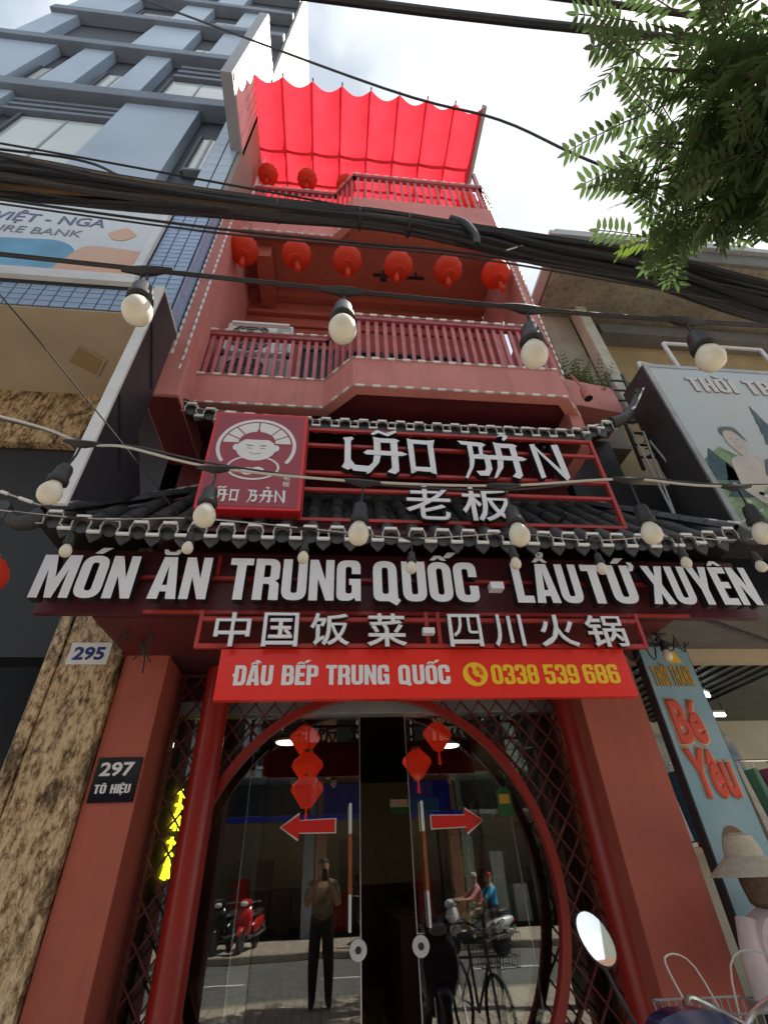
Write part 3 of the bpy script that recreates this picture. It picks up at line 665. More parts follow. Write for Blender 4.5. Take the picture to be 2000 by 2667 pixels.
# ================================================================== SIGNS
# name sign
N = root('name_sign', (.7, -.85, 3.78), 'open red frame with white LÃO BẢN and 老板 letters above the tiled roof', 'sign')
for z in (3.785, 4.10, 4.29, 4.62, 4.82):
    MB().box(-.265, 2.455, -.865, -.835, z-.015, z+.015).build('frame_rail', FRAMERED, N)
MB().box(2.456, 2.486, -.868, -.832, 3.77, 4.835).build('frame_post', FRAMERED, N); MB().box(-.30, -.266, -.868, -.832, 3.77, 4.835).build('frame_post', FRAMERED, N)
for x in (-.28, .9, 2.0):
    for z in (3.95, 4.75): MB().bar((x, -.83, z), (x, .03, z), .025).build('standoff_bar', DARKM, N)
for ks, x, w in (('L', .03, .29), ('A~', .25, .34), ('O', .63, .27), ('B', 1.14, .27), ('A?', 1.375, .32), ('N', 1.80, .29)):
    strokes(list(ks), x, w, 4.275, .40, -.93, .06, N, LW)
fontfit('老', .57, .955, 3.765, 4.12, -.93, .06, N, LW, bevel=.012); fontfit('板', 1.045, 1.49, 3.765, 4.125, -.93, .06, N, LW, bevel=.012)
# logo board
G = root('logo_sign', (-.68, -.88, 3.8), 'crimson logo board with a white ringed cartoon man and LÃO BẢN lettering', 'sign')
lx0, lx1, lz0, lz1 = -1.09, -.275, 3.79, 4.89
MB().box(lx0, lx1, -.955, -.84, lz0, lz1).build('board', LOGOEDGE, G, bev=.006)
MB().box(lx0+.028, lx1-.028, -.9585, -.9555, lz0+.028, lz1-.028).build('printed_face', LOGORED, G)
cx, cz = -.69, 4.47
def disc(cx, cz, rx, rz, n=40, a0=0, a1=2*math.pi):
    full = abs(a1-a0-2*math.pi) < 1e-6
    return [(cx+rx*math.cos(a0+(a1-a0)*i/(n if full else n-1)), cz+rz*math.sin(a0+(a1-a0)*i/(n if full else n-1))) for i in range(n)]
def flat(poly, k, m, name): return MB().prism(poly, -.9595-.0016*k, -.9585-.0016*(k-1)-.0004 if k else -.9585).build(name, m, G)
INK = mat('grey_print_line', (.07, .06, .08), .5)
def ringp(k, m, name, cx, cz, ro, ri, a0, a1, n=48):
    o = disc(cx, cz, ro, ro, n, a0, a1); i = disc(cx, cz, ri, ri, n, a0, a1); mb = MB()
    for j in range(n-1): mb.prism([o[j], o[j+1], i[j+1], i[j]], -.9595-.0016*k, -.9585-.0016*(k-1)-.0004)
    return mb.build(name, m, G)
ringp(1, WHITEP, 'ring_print', cx, cz, .335, .305, math.radians(-35), math.radians(215))
flat(disc(cx, cz, .29, .29, 30, math.radians(8), math.radians(172)), 1, WHITEP, 'fan_print')
for a in (28, 50, 90, 130, 152):
    d = Vector((math.cos(math.radians(a)), math.sin(math.radians(a)))); n_ = Vector((-d.y, d.x))*.005; c_ = Vector((cx, cz))
    flat([tuple(c_+d*.12-n_), tuple(c_+d*.29-n_), tuple(c_+d*.29+n_), tuple(c_+d*.12+n_)], 2, LOGORED, 'ray_print')
flat(disc(cx, cz+.045, .155, .13, 24, 0, math.pi), 3, LOGORED, 'hat_print')
flat([(cx-.012, cz+.17), (cx+.012, cz+.17), (cx+.012, cz+.20), (cx-.012, cz+.20)], 4, LOGORED, 'hat_button_print')
flat(disc(cx-.165, cz-.02, .03, .038, 16), 3, WHITEP, 'ear_print'); flat(disc(cx+.165, cz-.02, .03, .038, 16), 3, WHITEP, 'ear_print')
body = [(cx-.24, cz-.24), (cx-.16, cz-.14), (cx+.16, cz-.14), (cx+.24, cz-.24), (cx+.2, cz-.33), (cx+.06, cz-.37), (cx-.06, cz-.37), (cx-.2, cz-.33)]
flat(disc(cx, cz-.245, .215, .135, 30), 2, WHITEP, 'robe_outline_print'); flat(disc(cx, cz-.245, .197, .117, 30), 3, LOGORED, 'robe_print')
flat(disc(cx, cz-.035, .165, .135, 32), 4, WHITEP, 'face_print')
flat(disc(cx, cz+.075, .115, .03, 20, 0, math.pi), 5, LOGORED, 'hat_brim_print')
for s in (-1, 1):
    flat([(cx+s*.03, cz-.005), (cx+s*.085, cz+.003), (cx+s*.085, cz+.011), (cx+s*.03, cz+.004)], 5, INK, 'eyebrow_print')
    flat([(cx+s*.035, cz-.035), (cx+s*.075, cz-.03), (cx+s*.075, cz-.025), (cx+s*.035, cz-.03)], 5, INK, 'eye_print')
flat([(cx-.05, cz-.085), (cx, cz-.10), (cx+.05, cz-.085), (cx+.05, cz-.08), (cx, cz-.095), (cx-.05, cz-.08)], 5, INK, 'mouth_print')
for s in (-1, 1): flat(disc(cx+s*.04, cz-.285+s*.004, .055, .04, 16), 4+(s > 0), WHITEP, 'hand_print')
for ks, x, w in (('L', -1.01, .085), ('A~', -.95, .10), ('O', -.835, .075), ('B', -.69, .08), ('A?', -.60, .10), ('N', -.485, .085)):
    strokes(list(ks), x, w, 3.87, .115, -.9625, .003, G, [WHITEP], 'print_letter')
fontfit('老', -.435, -.375, 4.10, 4.155, -.9615, .002, G, [WHITEP], 'print_letter'); fontfit('板', -.435, -.375, 4.03, 4.085, -.9615, .002, G, [WHITEP], 'print_letter')
# big lettering on the fascia
K = root('main_sign', (.6, -.8, 3.0), 'white fascia letters MÓN ĂN TRUNG QUỐC - LẨU TỨ XUYÊN', 'sign')
MB().box(-2.0, 3.34, -.815, -.785, 3.255, 3.28).build('frame_rail', FRAMERED, K); MB().box(-1.30, 2.75, -.80, -.783, 2.992, 3.016).build('frame_rail', FRAMERED, K)
for x in (-.86, .63, .70, 1.98): MB().box(x, x+.026, -.82, -.782, 3.285, 3.45).build('frame_post', FRAMERED, K)
for s, a, b in (('MÓN', -2.0, -1.36), ('ĂN', -1.25, -.865), ('TRUNG', -.735, .196), ('QUỐC', .286, 1.063), ('LẨU', 1.341, 1.858), ('TỨ', 1.895, 2.294), ('XUYÊN', 2.40, 3.293)):
    word(s, a, b, 3.035, .33, -.93, .075, K, LW)
MB().box(1.16, 1.26, -.93, -.855, 3.15, 3.205).build('letter', WHITE, K)
# chinese row
H = root('chinese_sign', (.68, -.85, 2.72), 'open red frame with the white characters 中国饭菜 - 四川火锅', 'sign')
for z, a, b in ((2.735, -.895, 2.265), (2.925, -.87, 2.24), ):
    MB().box(a, b, -.866, -.836, z-.014, z+.014).build('frame_rail', FRAMERED, H)
for x in (-.895, .65, .735, 2.24): MB().box(x, x+.025, -.869, -.833, 2.75 if x > 0 and x < 2 else 2.72, 2.984).build('frame_post', FRAMERED, H)
for ch, a, b in (('中', -.77, -.537), ('国', -.458, -.223), ('饭', -.147, .118), ('菜', .234, .507), ('四', .801, 1.036), ('川', 1.117, 1.336), ('火', 1.447, 1.728), ('锅', 1.799, 2.091)):
    fontfit(ch, a, b, 2.705, 2.945, -.93, .05, H, LW, bevel=.018)
MB().box(.62, .702, -.93, -.88, 2.80, 2.84).build('letter', WHITE, H)
# red banner
A = root('red_banner_sign', (.67, -.83, 2.39), 'bright red banner reading ĐẦU BẾP TRUNG QUỐC with a yellow phone number', 'sign')
MB().box(-.717, 2.066, -.855, -.80, 2.388, 2.716).build('board', BANNER, A, bev=.004)
for s, a, b in (('ĐẦU', -.61, -.368), ('BẾP', -.312, -.08), ('TRUNG', -.031, .382), ('QUỐC', .443, .789)):
    word(s, a, b, 2.477, .128, -.860, .004, A, [WHITEP])
for s, a, b in (('0338', 1.072, 1.398), ('539', 1.441, 1.683), ('686', 1.719, 1.975)): word(s, a, b, 2.473, .132, -.860, .004, A, [YELLOWP])
MB().prism(disc(.962, 2.541, .085, .080, 32), -.8585, -.8555).build('phone_badge', YELLOWP, A)
ph = MB().prism([(.918, 2.585), (.938, 2.592), (.95, 2.565), (.94, 2.552), (.965, 2.520), (.978, 2.527), (1.0, 2.508), (.99, 2.488), (.968, 2.484), (.93, 2.515), (.913, 2.55)], -.861, -.859)
for r in (.03, .045): 
    o = disc(.965, 2.545, r+.005, r+.005, 8, -.3, 1.3); i = disc(.965, 2.545, r-.004, r-.004, 8, -.3, 1.3)
    for j in range(7): ph.prism([o[j], o[j+1], i[j+1], i[j]], -.861, -.859)
ph.build('phone_print', BANNER, A)
# house number plates
Q = root('house_number_plate', (-1.48, -.012, 1.96), 'black plate 297 TÔ HIỆU on the red pilaster', 'plate')
MB().box(-1.63, -1.33, -.014, -.001, 1.955, 2.235).build('plate', mat('black_gloss_plate', (.01, .01, .011), .12), Q)
fontfit('297', -1.60, -1.37, 2.115, 2.205, -.0165, .002, Q, [WHITEP], 'number', bevel=.03); 
xw = -1.605
for s, a, b in (('TÔ', -1.605, -1.525), ('HIỆU', -1.495, -1.365)): word(s, a, b, 2.01, .055, -.0165, .002, Q, [WHITEP])
Q = root('house_number_plate', (-1.91, -.05, 2.9), 'white plate with blue number 295 on the granite pilaster', 'plate')
MB().box(-2.07, -1.765, -.058, -.045, 2.90, 3.075).build('plate', WHITEM, Q)
fontfit('295', -2.035, -1.80, 2.93, 3.04, -.0605, .002, Q, [mat('navy_enamel', (.01, .015, .16), .3)], 'number', bevel=.035)

# ================================================================== ROOF CANOPY, LANTERNS, BALCONY THINGS
C = root('fabric_canopy', (.4, -.3, 12.9), 'translucent red fabric canopy with scalloped front edge over the roof terrace', 'canopy')
nx, ny, nr = 72, 36, 8; P = []; F = []
for i in range(nx+1):
    u = i/nx; x = -1.70+4.26*u; s = (u*nr) % 1
    for k in range(ny+1):
        v = k/ny; y0 = -1.70+.13*u+.10*math.sin(math.pi*s)*(1-v)**3; y = y0+(1.55-y0)*v
        z = 13.02-.07*math.sin(math.pi*s)-.03*math.sin(9*v+u*3)*math.sin(math.pi*s)-.10*math.exp(-((v-.34)/.035)**2)*math.sin(math.pi*s)-.08*math.exp(-((v-.46)/.03)**2)*math.sin(math.pi*s)
        P.append((x, y, z))
for i in range(nx):
    for k in range(ny): a = i*(ny+1)+k; F.append((a, a+ny+1, a+ny+2, a+1))
MB().add(P, F).build('cloth', CANOPY, C, True)
for i in range(nr+1):
    x = -1.70+4.26*i/nr; MB().tube([(x, -1.74+.13*i/nr, 13.05), (x, 1.6, 13.05)], .013, 6).build('rib_wire', DARKM, C)
MB().bar((2.585, -1.60, 13.04), (2.585, 1.6, 13.04), .07, .12).build('side_beam', GREYM, C); MB().bar((-1.725, -1.2, 13.06), (-1.725, 1.6, 13.06), .05, .06).build('side_beam', GREYM, C)
for y in (-.55, .0): MB().bar((-1.70, y, 13.10), (2.55, y, 13.10), .05).build('cross_beam', DARKM, C)
for x in (-1.66, 2.56): MB().bar((x, 1.55, 9.75), (x, 1.55, 13.0), .06).build('post', GREYM, C)

def lantern_meshes(R=.185, H=.26):
    prof = [(.45*R, -H*.5)]+[(R*math.cos(a)**.55 if abs(a) < 1.35 else .45*R, H*.5*math.sin(a)) for a in [math.radians(d) for d in range(-72, 73, 12)]]+[(.45*R, H*.5)]
    body = MB().lathe(prof, (0, 0, 0), 24, ribs=12, rib=.025).mesh('silk_body', LANT, True)
    cap = MB().lathe([(.42*R, H*.5-.005), (.50*R, H*.5+.006), (.48*R, H*.5+.03), (.2*R, H*.5+.035)], (0, 0, 0), 18).mesh('cap', GOLD, True)
    foot = MB().lathe([(.42*R, -H*.5+.005), (.48*R, -H*.5-.006), (.44*R, -H*.5-.025), (.2*R, -H*.5-.03)], (0, 0, 0), 18).mesh('base_ring', LANT, True)
    tas = MB().lathe([(.008, -H*.5-.03), (.012, -H*.5-.07), (.028, -H*.5-.10), (.035, -H*.5-.26), (.02, -H*.5-.27)], (0, 0, 0), 10).mesh('tassel', LANT, True)
    return body, cap, foot, tas
LB, LC, LF, LT = lantern_meshes()
def lantern(loc, label, group, hang, s=1.0, tilt=0):
    o = root('paper_lantern', loc, label, 'lantern', group); o.scale = (s, s, s)
    for nm, me in (('silk_body', LB), ('cap', LC), ('base_ring', LF), ('tassel', LT)):
        c = bpy.data.objects.new(nm, me); COL.objects.link(c); c.parent = o
        if nm == 'tassel': c.rotation_euler = (0, tilt, 0)
    w = MB().tube([(0, 0, .15), (0, 0, .15+hang/s)], .004, 5).mesh('hanging_wire', CABLE)
    c = bpy.data.objects.new('hanging_wire', w); COL.objects.link(c); c.parent = o
    return o
g = 'round red lanterns hung under the second balcony'
for i, (x, z) in enumerate(((-1.418, 8.72), (-.667, 8.71), (.067, 8.66), (.811, 8.615), (1.553, 8.62), (2.279, 8.61))):
    lantern((x, -.6, z), 'round red lantern hung under the second balcony, %s of six from the bank side' % ORD[i], g, 9.55-z-.15, 1.14, random.uniform(-.15, .15))
g = 'red lanterns under the roof canopy'
for lab, p, s in (('red lantern under the canopy nearest the bank blade sign', (-1.42, -.5, 11.9), 1.0), ('second red lantern under the canopy from the bank side', (-.70, -.5, 11.85), 1.0), ('red lantern half hidden behind the bend of the upper railing', (.02, -.5, 11.75), 1.0),
                  ('red lantern behind the middle of the upper railing', (1.42, -.3, 11.35), 1.0), ('red lantern at the open corner of the roof terrace beside the grey posts', (2.40, -.3, 11.95), 1.15)):
    lantern(p, lab, g, 12.95-p[2]-.15, s)
lantern((-2.19, -1.2, 3.06), 'red lantern cut off by the photo edge under the upturned roof end', 'red lantern at the street corner', .45, .95)

def ac(name, loc, label):
    o = root(name, loc, label, 'air conditioner', 'outdoor units stacked on the first balcony'); x, y, z = loc
    MB().box(x-.42, x+.42, y-.15, y+.15, z, z+.62).build('casing', WHITEM, o, bev=.015)
    MB().lathe([(.27, 0), (.27, .012), (.23, .014)], (x-.10, y-.165, z+.31), 28, axis='y').build('fan_recess', DARKM, o)
    gr = MB()
    for r in (.06, .11, .16, .21, .26): gr.tube([(x-.10+r*math.cos(a), y-.175, z+.31+r*math.sin(a)) for a in [2*math.pi*k/24 for k in range(25)]], .006, 5)
    for a in range(6): gr.bar((x-.10, y-.175, z+.31), (x-.10+.27*math.cos(a*math.pi/3), y-.175, z+.31+.27*math.sin(a*math.pi/3)), .008)
    gr.build('fan_grille', GREYM, o)
    MB().box(x+.22, x+.40, y-.156, y-.151, z+.05, z+.57).build('service_panel', GREYM, o)
    return o
ac('air_conditioner', (-1.05, -.12, 6.06), 'white outdoor unit behind the first balcony bars, lower of two')
ac('air_conditioner', (-1.05, -.12, 6.78), 'white outdoor unit behind the first balcony bars, stacked on the other')
tag(MB().bar((-1.30, -.60, 6.87), (-.62, -.60, 6.87), .05, .03).build('white_tube_light', WHITEM), 'short white tube lying on the first balcony top rail', 'tube')
s_ = root('unit_stand', (-1.05, -.12, 5.66), 'dark steel stand carrying the two outdoor units on the balcony', 'stand')
for x in (-1.45, -.65): MB().box(x-.02, x+.02, -.3, .05, 5.66, 6.055).build('leg', DARKM, s_); MB().box(x-.02, x+.02, -.3, .05, 6.69, 6.775).build('spacer', DARKM, s_)
pf = root('balcony_plant', (3.1, -.25, 6.28), 'feathery green fern and dry creeper in the red planter box', 'plant')
fm = MB()
for i in range(110):
    a = random.uniform(0, 2*math.pi); l = random.uniform(.25, .62); b0 = Vector((random.uniform(2.8, 3.38), random.uniform(-.38, -.08), 6.29)); d = Vector((math.cos(a)*.6, math.sin(a)*.5-.1, 1)).normalized()
    for k in range(9):
        t = k/9; q = b0+d*l*t+Vector((0, 0, -.25*l*t*t)); s = .085*(1-t)+.02
        for sg in (-1, 1):
            e = Vector((math.sin(a)*sg, -math.cos(a)*sg, .2))*s; fm.add([q, q+e*.5+d*.02, q+e, q+e*.5-d*.006], [(0, 1, 2, 3)])
fm.build('fronds', mat('fern_green', (.09, .13, .03), .6, var=.4, scale=9), pf)
fm = MB()
for i in range(90):
    q = Vector((random.uniform(2.9, 3.46), -.43+random.uniform(-.03, .04), 6.28-abs(random.gauss(0, .07)))); e = Vector((random.uniform(-.03, .03), -.01, random.uniform(-.03, .03))); f_ = Vector((random.uniform(-.02, .02), .01, random.uniform(-.02, .02)))
    fm.add([q, q+e, q+e+f_, q+f_], [(0, 1, 2, 3)])
fm.build('dry_creeper', mat('dry_leaf', (.22, .13, .07), .7, var=.4, scale=9), pf)
fl = root('flood_lamp', (2.80, -.72, 5.75), 'small rusty red flood lamp on a bracket at the balcony corner', 'lamp')
MB().lathe([(.05, -.09), (.06, 0), (.052, .08), (.02, .1)], (2.80, -.70, 5.78), 14).build('lamp_body', SALMON, fl, True); MB().tube([(2.80, -.70, 5.86), (2.74, -.66, 6.15)], .014).build('bracket', SALMON, fl); MB().lathe([(.045, 0), (.045, .01)], (2.80, -.70, 5.685), 12).build('lens', BLACK, fl)

# ================================================================== BANK TOWER (left)
K2 = root('bank_tower', (-4.6, 0, 0), 'tall blue grey bank tower with recessed windows and a printed billboard', 'building')
XR = -1.74
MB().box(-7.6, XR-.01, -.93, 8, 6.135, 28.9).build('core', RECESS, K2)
MB().box(XR-.009, XR+.06, -1.09, 8, 9.0, 28.9).build('side_wall', mat('cream_side_wall', (.27, .26, .22), .7, var=.15, scale=1), K2)
MB().box(XR-.009, XR+.005, -1.09, 8, 6.14, 8.99).build('side_wall', TILEB, K2)
for z0, z1 in ((12.78, 13.18), (16.25, 16.62), (19.45, 19.85), (22.7, 23.1), (26.0, 26.4)): MB().box(-7.62, XR-.012, -1.22, -.935, z0, z1).build('ledge', BAND, K2, bev=.02)
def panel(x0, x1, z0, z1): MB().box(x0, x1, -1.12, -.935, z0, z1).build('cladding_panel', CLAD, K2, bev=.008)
def pane(x0, x1, z0, z1):
    w = MB().box(x0, x1, -.99, -.935, z0, z1).build('window_pane', PANE, K2)
    MB().box(x0-.05, x0, -1.03, -.936, z0-.05, z1+.05).build('window_frame', RECESS, w); MB().box(x0, x1, -1.06, -.936, z0-.06, z0-.002).build('window_sill', BAND, w)
    m = (x0+x1)/2; MB().box(m-.02, m+.02, -1.0, -.991, z0, z1).build('mullion', GREYM, w)
for a in ((-7.58, -5.86, 8.75, 12.77), (-3.96, -2.68, 8.75, 12.77), (-7.58, -6.33, 13.19, 16.24), (-5.76, -5.16, 13.19, 16.24), (-4.47, -3.94, 13.19, 16.24), (-7.58, -6.95, 16.63, 19.44), (-5.05, -3.90, 16.63, 19.44),
          (-3.30, -2.55, 16.63, 19.44), (-7.58, -6.2, 19.86, 22.69), (-4.9, -4.1, 19.86, 22.69), (-3.2, -2.5, 19.86, 22.69), (-6.1, -5.2, 23.11, 25.99), (-4.2, -3.4, 23.11, 25.99), (-7.58, XR-.02, 26.41, 28.88)): panel(*a)
for a in ((-5.45, -4.0, 9.3, 11.95), (-2.46, -2.18, 10.2, 11.72), (-6.22, -5.88, 13.25, 14.9), (-4.95, -4.52, 13.25, 14.95), (-3.68, -2.5, 13.25, 15.02), (-6.0, -5.1, 16.68, 17.6), (-3.78, -3.35, 16.68, 18.0), (-5.9, -5.0, 19.9, 21.6), (-3.9, -3.3, 19.9, 21.6), (-5.1, -4.3, 23.15, 24.9), (-3.3, -2.3, 23.15, 24.9)): pane(*a)
for i in range(3): MB().box(-5.80, -4.02, -1.06, -.937, 12.05+i*.24, 12.16+i*.24).build('louvre', BAND, K2)
for i in range(3): MB().box(-3.68, -2.5, -1.06, -.937, 15.15+i*.36, 15.30+i*.36).build('louvre', BAND, K2)
# white tiled strip at the right edge
stm = MB().box(-.092, .092, -.012, 0, -.145, .145).mesh('wall_tile', CLAD)
MB().box(-2.16, XR-.012, -1.10, -.936, 8.75, 12.77).build('tile_strip', GROUT, K2)
for i in range(2):
    for k in range(13): child('wall_tile', stm, K2, Matrix.Translation((-2.055+i*.205, -1.1005, 8.92+k*.3)))
# lower front: fascia backing, billboard, blue mosaic
MB().box(-7.6, XR-.012, -1.10, -.936, 6.136, 8.74).build('lower_front', GROUT, K2)
btl = MB().box(-.0655, .0655, -.010, 0, -.0425, .0425).mesh('mosaic_tile', TILEB)
for i in range(17):
    for k in range(4): child('mosaic_tile', btl, K2, Matrix.Translation((-4.28+i*.144, -1.1005, 6.19+k*.098)))
for i in range(3):
    for k in range(27): child('mosaic_tile', btl, K2, Matrix.Translation((-2.115+i*.144, -1.1005, 6.582+k*.098)))
for i in range(1):
    for k in range(4): child('mosaic_tile', btl, K2, Matrix.Translation((-1.827, -1.1005, 6.19+k*.098)))
MB().box(-7.6, XR-.012, -1.10, 0.02, 6.115, 6.134).build('soffit', BEIGE, K2)
hk = MB().slab([(-2.77, -.72), (-2.54, -.53), (-2.72, -.29), (-2.97, -.49)], 6.098, 6.113).build('access_hatch', BEIGE, K2, bev=.004)
MB().slab([(-2.77, -.69), (-2.58, -.53), (-2.725, -.33), (-2.935, -.49)], 6.092, 6.097).build('hatch_lid', OCHRE, hk)
MB().box(-2.244, -1.80, -.02, .25, 4.02, 6.112).build('dark_infill', BLKPANEL, K2)
for i in range(5):
    MB().box(-7.5+i*1.05, -7.5+i*1.05+1.042, -.03, .25, 5.30, 6.112).build('granite_slab', GRAN, K2, bev=.006)
MB().box(-7.5, -2.245, .06, .3, 3.0, 5.29).build('shop_header', BLACK, K2); MB().box(-7.6, -1.68, .31, 3.5, 5.9, 6.1).build('shop_ceiling', DARKM, K2)
MB().box(-7.6, -2.2, 3.4, 3.6, 0, 5.9).build('shop_back_wall', BLKPANEL, K2); MB().box(-2.23, -1.68, .32, 3.4, 0, 5.9).build('shop_side_wall', BLKPANEL, K2)
MB().box(-2.235, -2.135, -.06, .3, .42, 4.0).build('granite_edge', GRAN, K2, bev=.008)
MB().box(-2.128, -1.672, -.045, .3, .42, 4.0).build('granite_face', GRAN, K2, bev=.008)
MB().box(-2.25, -1.668, -.085, .3, .0, .30).build('granite_base', GRAN, K2, bev=.015); MB().box(-2.24, -1.67, -.065, .3, .305, .415).build('granite_moulding', GRAN, K2, bev=.03)
bw = root('bank_billboard', (-4.2, -1.13, 6.7), 'white framed bank billboard printed with VIỆT - NGA, URE BANK and orange and blue shapes', 'billboard')
BWHITE = mat('billboard_white', (.62, .67, .72), .3, var=.06, scale=1)
MB().box(-7.4, -2.30, -1.135, -1.115, 6.78, 8.55).build('printed_board', BWHITE, bw)
for a in ((-7.4, -2.205, -1.17, -1.112, 6.60, 6.70), (-7.4, -2.295, -1.16, -1.113, 6.705, 6.775), (-2.29, -2.205, -1.17, -1.112, 6.705, 8.66), (-7.4, -2.30, -1.17, -1.112, 8.56, 8.66)): MB().box(*a).build('frame', WHITEM, bw)
NAVY = mat('navy_print', (.07, .10, .20), .4)
fontfit('VIỆT - NGA', -4.15, -2.88, 7.78, 8.14, -1.140, .003, bw, [NAVY], 'print_letter', bevel=.012)
fontfit('URE BANK', -4.05, -3.06, 7.56, 7.72, -1.140, .003, bw, [mat('grey_print', (.16, .18, .22), .4)], 'print_letter')
OR1 = mat('orange_print', (.62, .27, .14), .4, var=.35, scale=2.2, dirt=(.62, .42, .30)); BL1 = mat('blue_print', (.10, .36, .58), .4, var=.3, scale=1.6)
def bprint(pts, m, k): 
    q = [tuple(v) for v in fillet(pts)]; MB().prism(q, -1.138-.002*k, -1.1365-.002*k+.0004).build('shape_print', m, bw)
bprint([(-2.80, 7.72, .05), (-2.62, 7.90, .05), (-2.45, 7.72, .06), (-2.55, 7.56, .08), (-2.70, 7.56, .06)], OR1, 1)
bprint([(-4.6, 6.785), (-4.6, 7.35), (-3.2, 7.46, .2), (-2.95, 7.2, .2), (-3.1, 6.785)], BL1, 1)
bprint([(-3.12, 6.785), (-2.95, 7.40, .18), (-2.31, 7.32), (-2.31, 6.785)], OR1, 2)
# black dividing fin with a white front edge
fn = root('divider_fin', (-1.72, -1.2, 3.4), 'tall black fin wall with a white front edge between bank and red house', 'fin wall')
P = [(-1.40, 3.50), (-1.40, 6.06), (-.94, 6.06), (-.94, 4.6), (-.55, 4.22), (-1.06, 3.74)]
mb = MB(); n_ = len(P); mb.add([(-1.765, y, z) for y, z in P]+[(-1.70, y, z) for y, z in P], [tuple(range(n_)), tuple(range(2*n_-1, n_-1, -1))]+[(i, n_+i, n_+(i+1) % n_, (i+1) % n_) for i in range(n_)]); mb.build('panel', BLKPANEL, fn)
MB().box(-1.785, -1.695, -1.43, -1.402, 3.44, 6.10).build('white_edge', WHITEM, fn, bev=.004)
MB().bar((-1.73, -1.39, 6.083), (-1.73, -.94, 6.083), .07, .03).build('white_edge', WHITEM, fn)
for z in (4.35, 5.35): MB().bar((-1.694, -1.38, z+.2), (-1.694, -1.0, z-.25), .012, .03).build('brace', BLACK, fn)
bl = root('blade_sign', (-1.77, -1.6, 10.95), 'white vertical blade sign projecting from the bank tower', 'sign')
MB().box(-1.865, -1.69, -2.08, -1.0, 10.95, 15.9).build('sign_box', mat('blade_grey', (.30, .31, .34), .5, var=.1), bl, bev=.01)
MB().box(-1.688, -1.68, -2.06, -1.02, 11.0, 15.85).build('side_face', mat('blade_side_white', (.48, .48, .47), .5, var=.2, scale=1.5, streak=.2), bl)
for i in range(7): MB().box(-1.679, -1.672, -1.95+i*.13, -1.935+i*.13, 11.9, 15.5).build('side_groove', GREYM, bl)
MB().box(-1.679, -1.672, -2.06, -1.98, 11.0, 15.85).build('orange_stripe', mat('orange_stripe', (.62, .28, .16), .5), bl)
MB().box(-1.85, -1.70, -.99, -.94, 10.2, 11.2).build('wall_bracket', CONC, bl)

# ================================================================== CONCRETE HOUSE (right)
R = root('concrete_house', (5.2, .5, 0), 'weathered concrete house with a deep roof slab beside the red shophouse', 'building')
MB().box(3.2, 9, -.93, 6, 8.86, 9.20).build('roof_slab', CONCD, R, bev=.01)
MB().box(3.15, 9.05, -1.0, -.90, 9.2, 9.32).build('slab_cap', GREYM, R)
MB().box(3.24, 9, -.88, .25, 8.82, 8.855).build('soffit_panel', CONC, R)
MB().box(4.35, 9, .30, .55, 7.4, 8.815).build('upper_wall', OCHRE, R); MB().box(4.2, 9, .05, .295, 8.35, 8.60).build('beam', CONCD, R)
MB().box(3.4, 9, .56, 1.0, 3.52, 8.81).build('rear_wall', OCHRE, R)
MB().box(3.30, 3.79, .12, .55, 5.76, 8.815).build('side_wall', mat('grey_beige_render', (.34, .32, .26), .85, var=.35, scale=1.4, dirt=(.22, .20, .16)), R)
MB().box(3.80, 3.98, -.10, .10, 6.2, 8.815).build('pale_column', mat('pale_concrete', (.50, .49, .40), .8, var=.3, scale=3), R, bev=.02)
MB().box(2.68, 9, -.05, .55, 3.35, 5.0).build('dark_front', BLKPANEL, R); MB().box(2.70, 3.41, .0, .55, 5.0, 5.75).build('dark_front', BLKPANEL, R)
MB().box(2.72, 9, -.62, .12, 3.10, 3.20).build('awning_soffit', CONCD, R); MB().box(2.72, 9, .125, .25, 2.98, 3.098).build('awning_beam', BEIGE, R)
MB().bar((3.0, -.6, 3.085), (4.4, .1, 3.085), .03).build('soffit_rib', DARKM, R)
structure(MB().box(2.66, 9, .0, 6, -.149, -.001).build('fashion_shop_floor', CONC))
MB().box(3.0, 9, 4.5, 4.7, 0, 3.6).build('shop_back_wall', mat('pale_shop_wall', (.55, .53, .42), .6, var=.15, scale=1), R)
MB().box(2.68, 2.74, .56, 4.5, 0, 3.3).build('shop_side_wall', ROOMD, R)
MB().box(2.75, 9, .26, 4.49, 3.45, 3.5).build('shop_ceiling', mat('green_grey_ceiling', (.055, .065, .05), .5, var=.3, scale=3), R)
for i in range(16): MB().box(2.8+i*.2, 2.84+i*.2, .3, 4.4, 3.42, 3.448).build('ceiling_batten', DARKM, R)
TUBE = mat('fluorescent_tube', (.9, .95, .9), .3, emit=(.92, 1, .93), es=5)
for i, (a, b) in enumerate((((3.72, .9, 3.0), (4.5, 1.5, 3.05)), ((4.55, 2.6, 3.1), (5.6, 2.7, 3.12)))):
    f = root('fluorescent_light', a, 'lit fluorescent tube hanging inside the fashion shop, %s one' % ('nearer' if i == 0 else 'farther'), 'light', 'tubes in the fashion shop')
    MB().tube([a, b], .022, 8).build('tube', TUBE, f); MB().bar((a[0], a[1], a[2]+.04), (b[0], b[1], b[2]+.04), .05, .03).build('batten', WHITEM, f)
    for q in (a, b): MB().tube([(q[0], q[1], q[2]+.05), (q[0], q[1], 3.42)], .006, 6).build('hanger', DARKM, f)
pc = root('shop_picture', (4.9, 4.4, 2.6), 'long blue and cream picture panel inside the fashion shop', 'picture')
MB().box(3.6, 7, 4.42, 4.48, 2.45, 3.2).build('board', mat('picture_print', (.45, .44, .33), .5, var=.7, scale=2.5, dirt=(.06, .16, .34)), pc); MB().box(3.55, 7.05, 4.40, 4.44, 2.38, 2.44).build('frame', DARKM, pc)
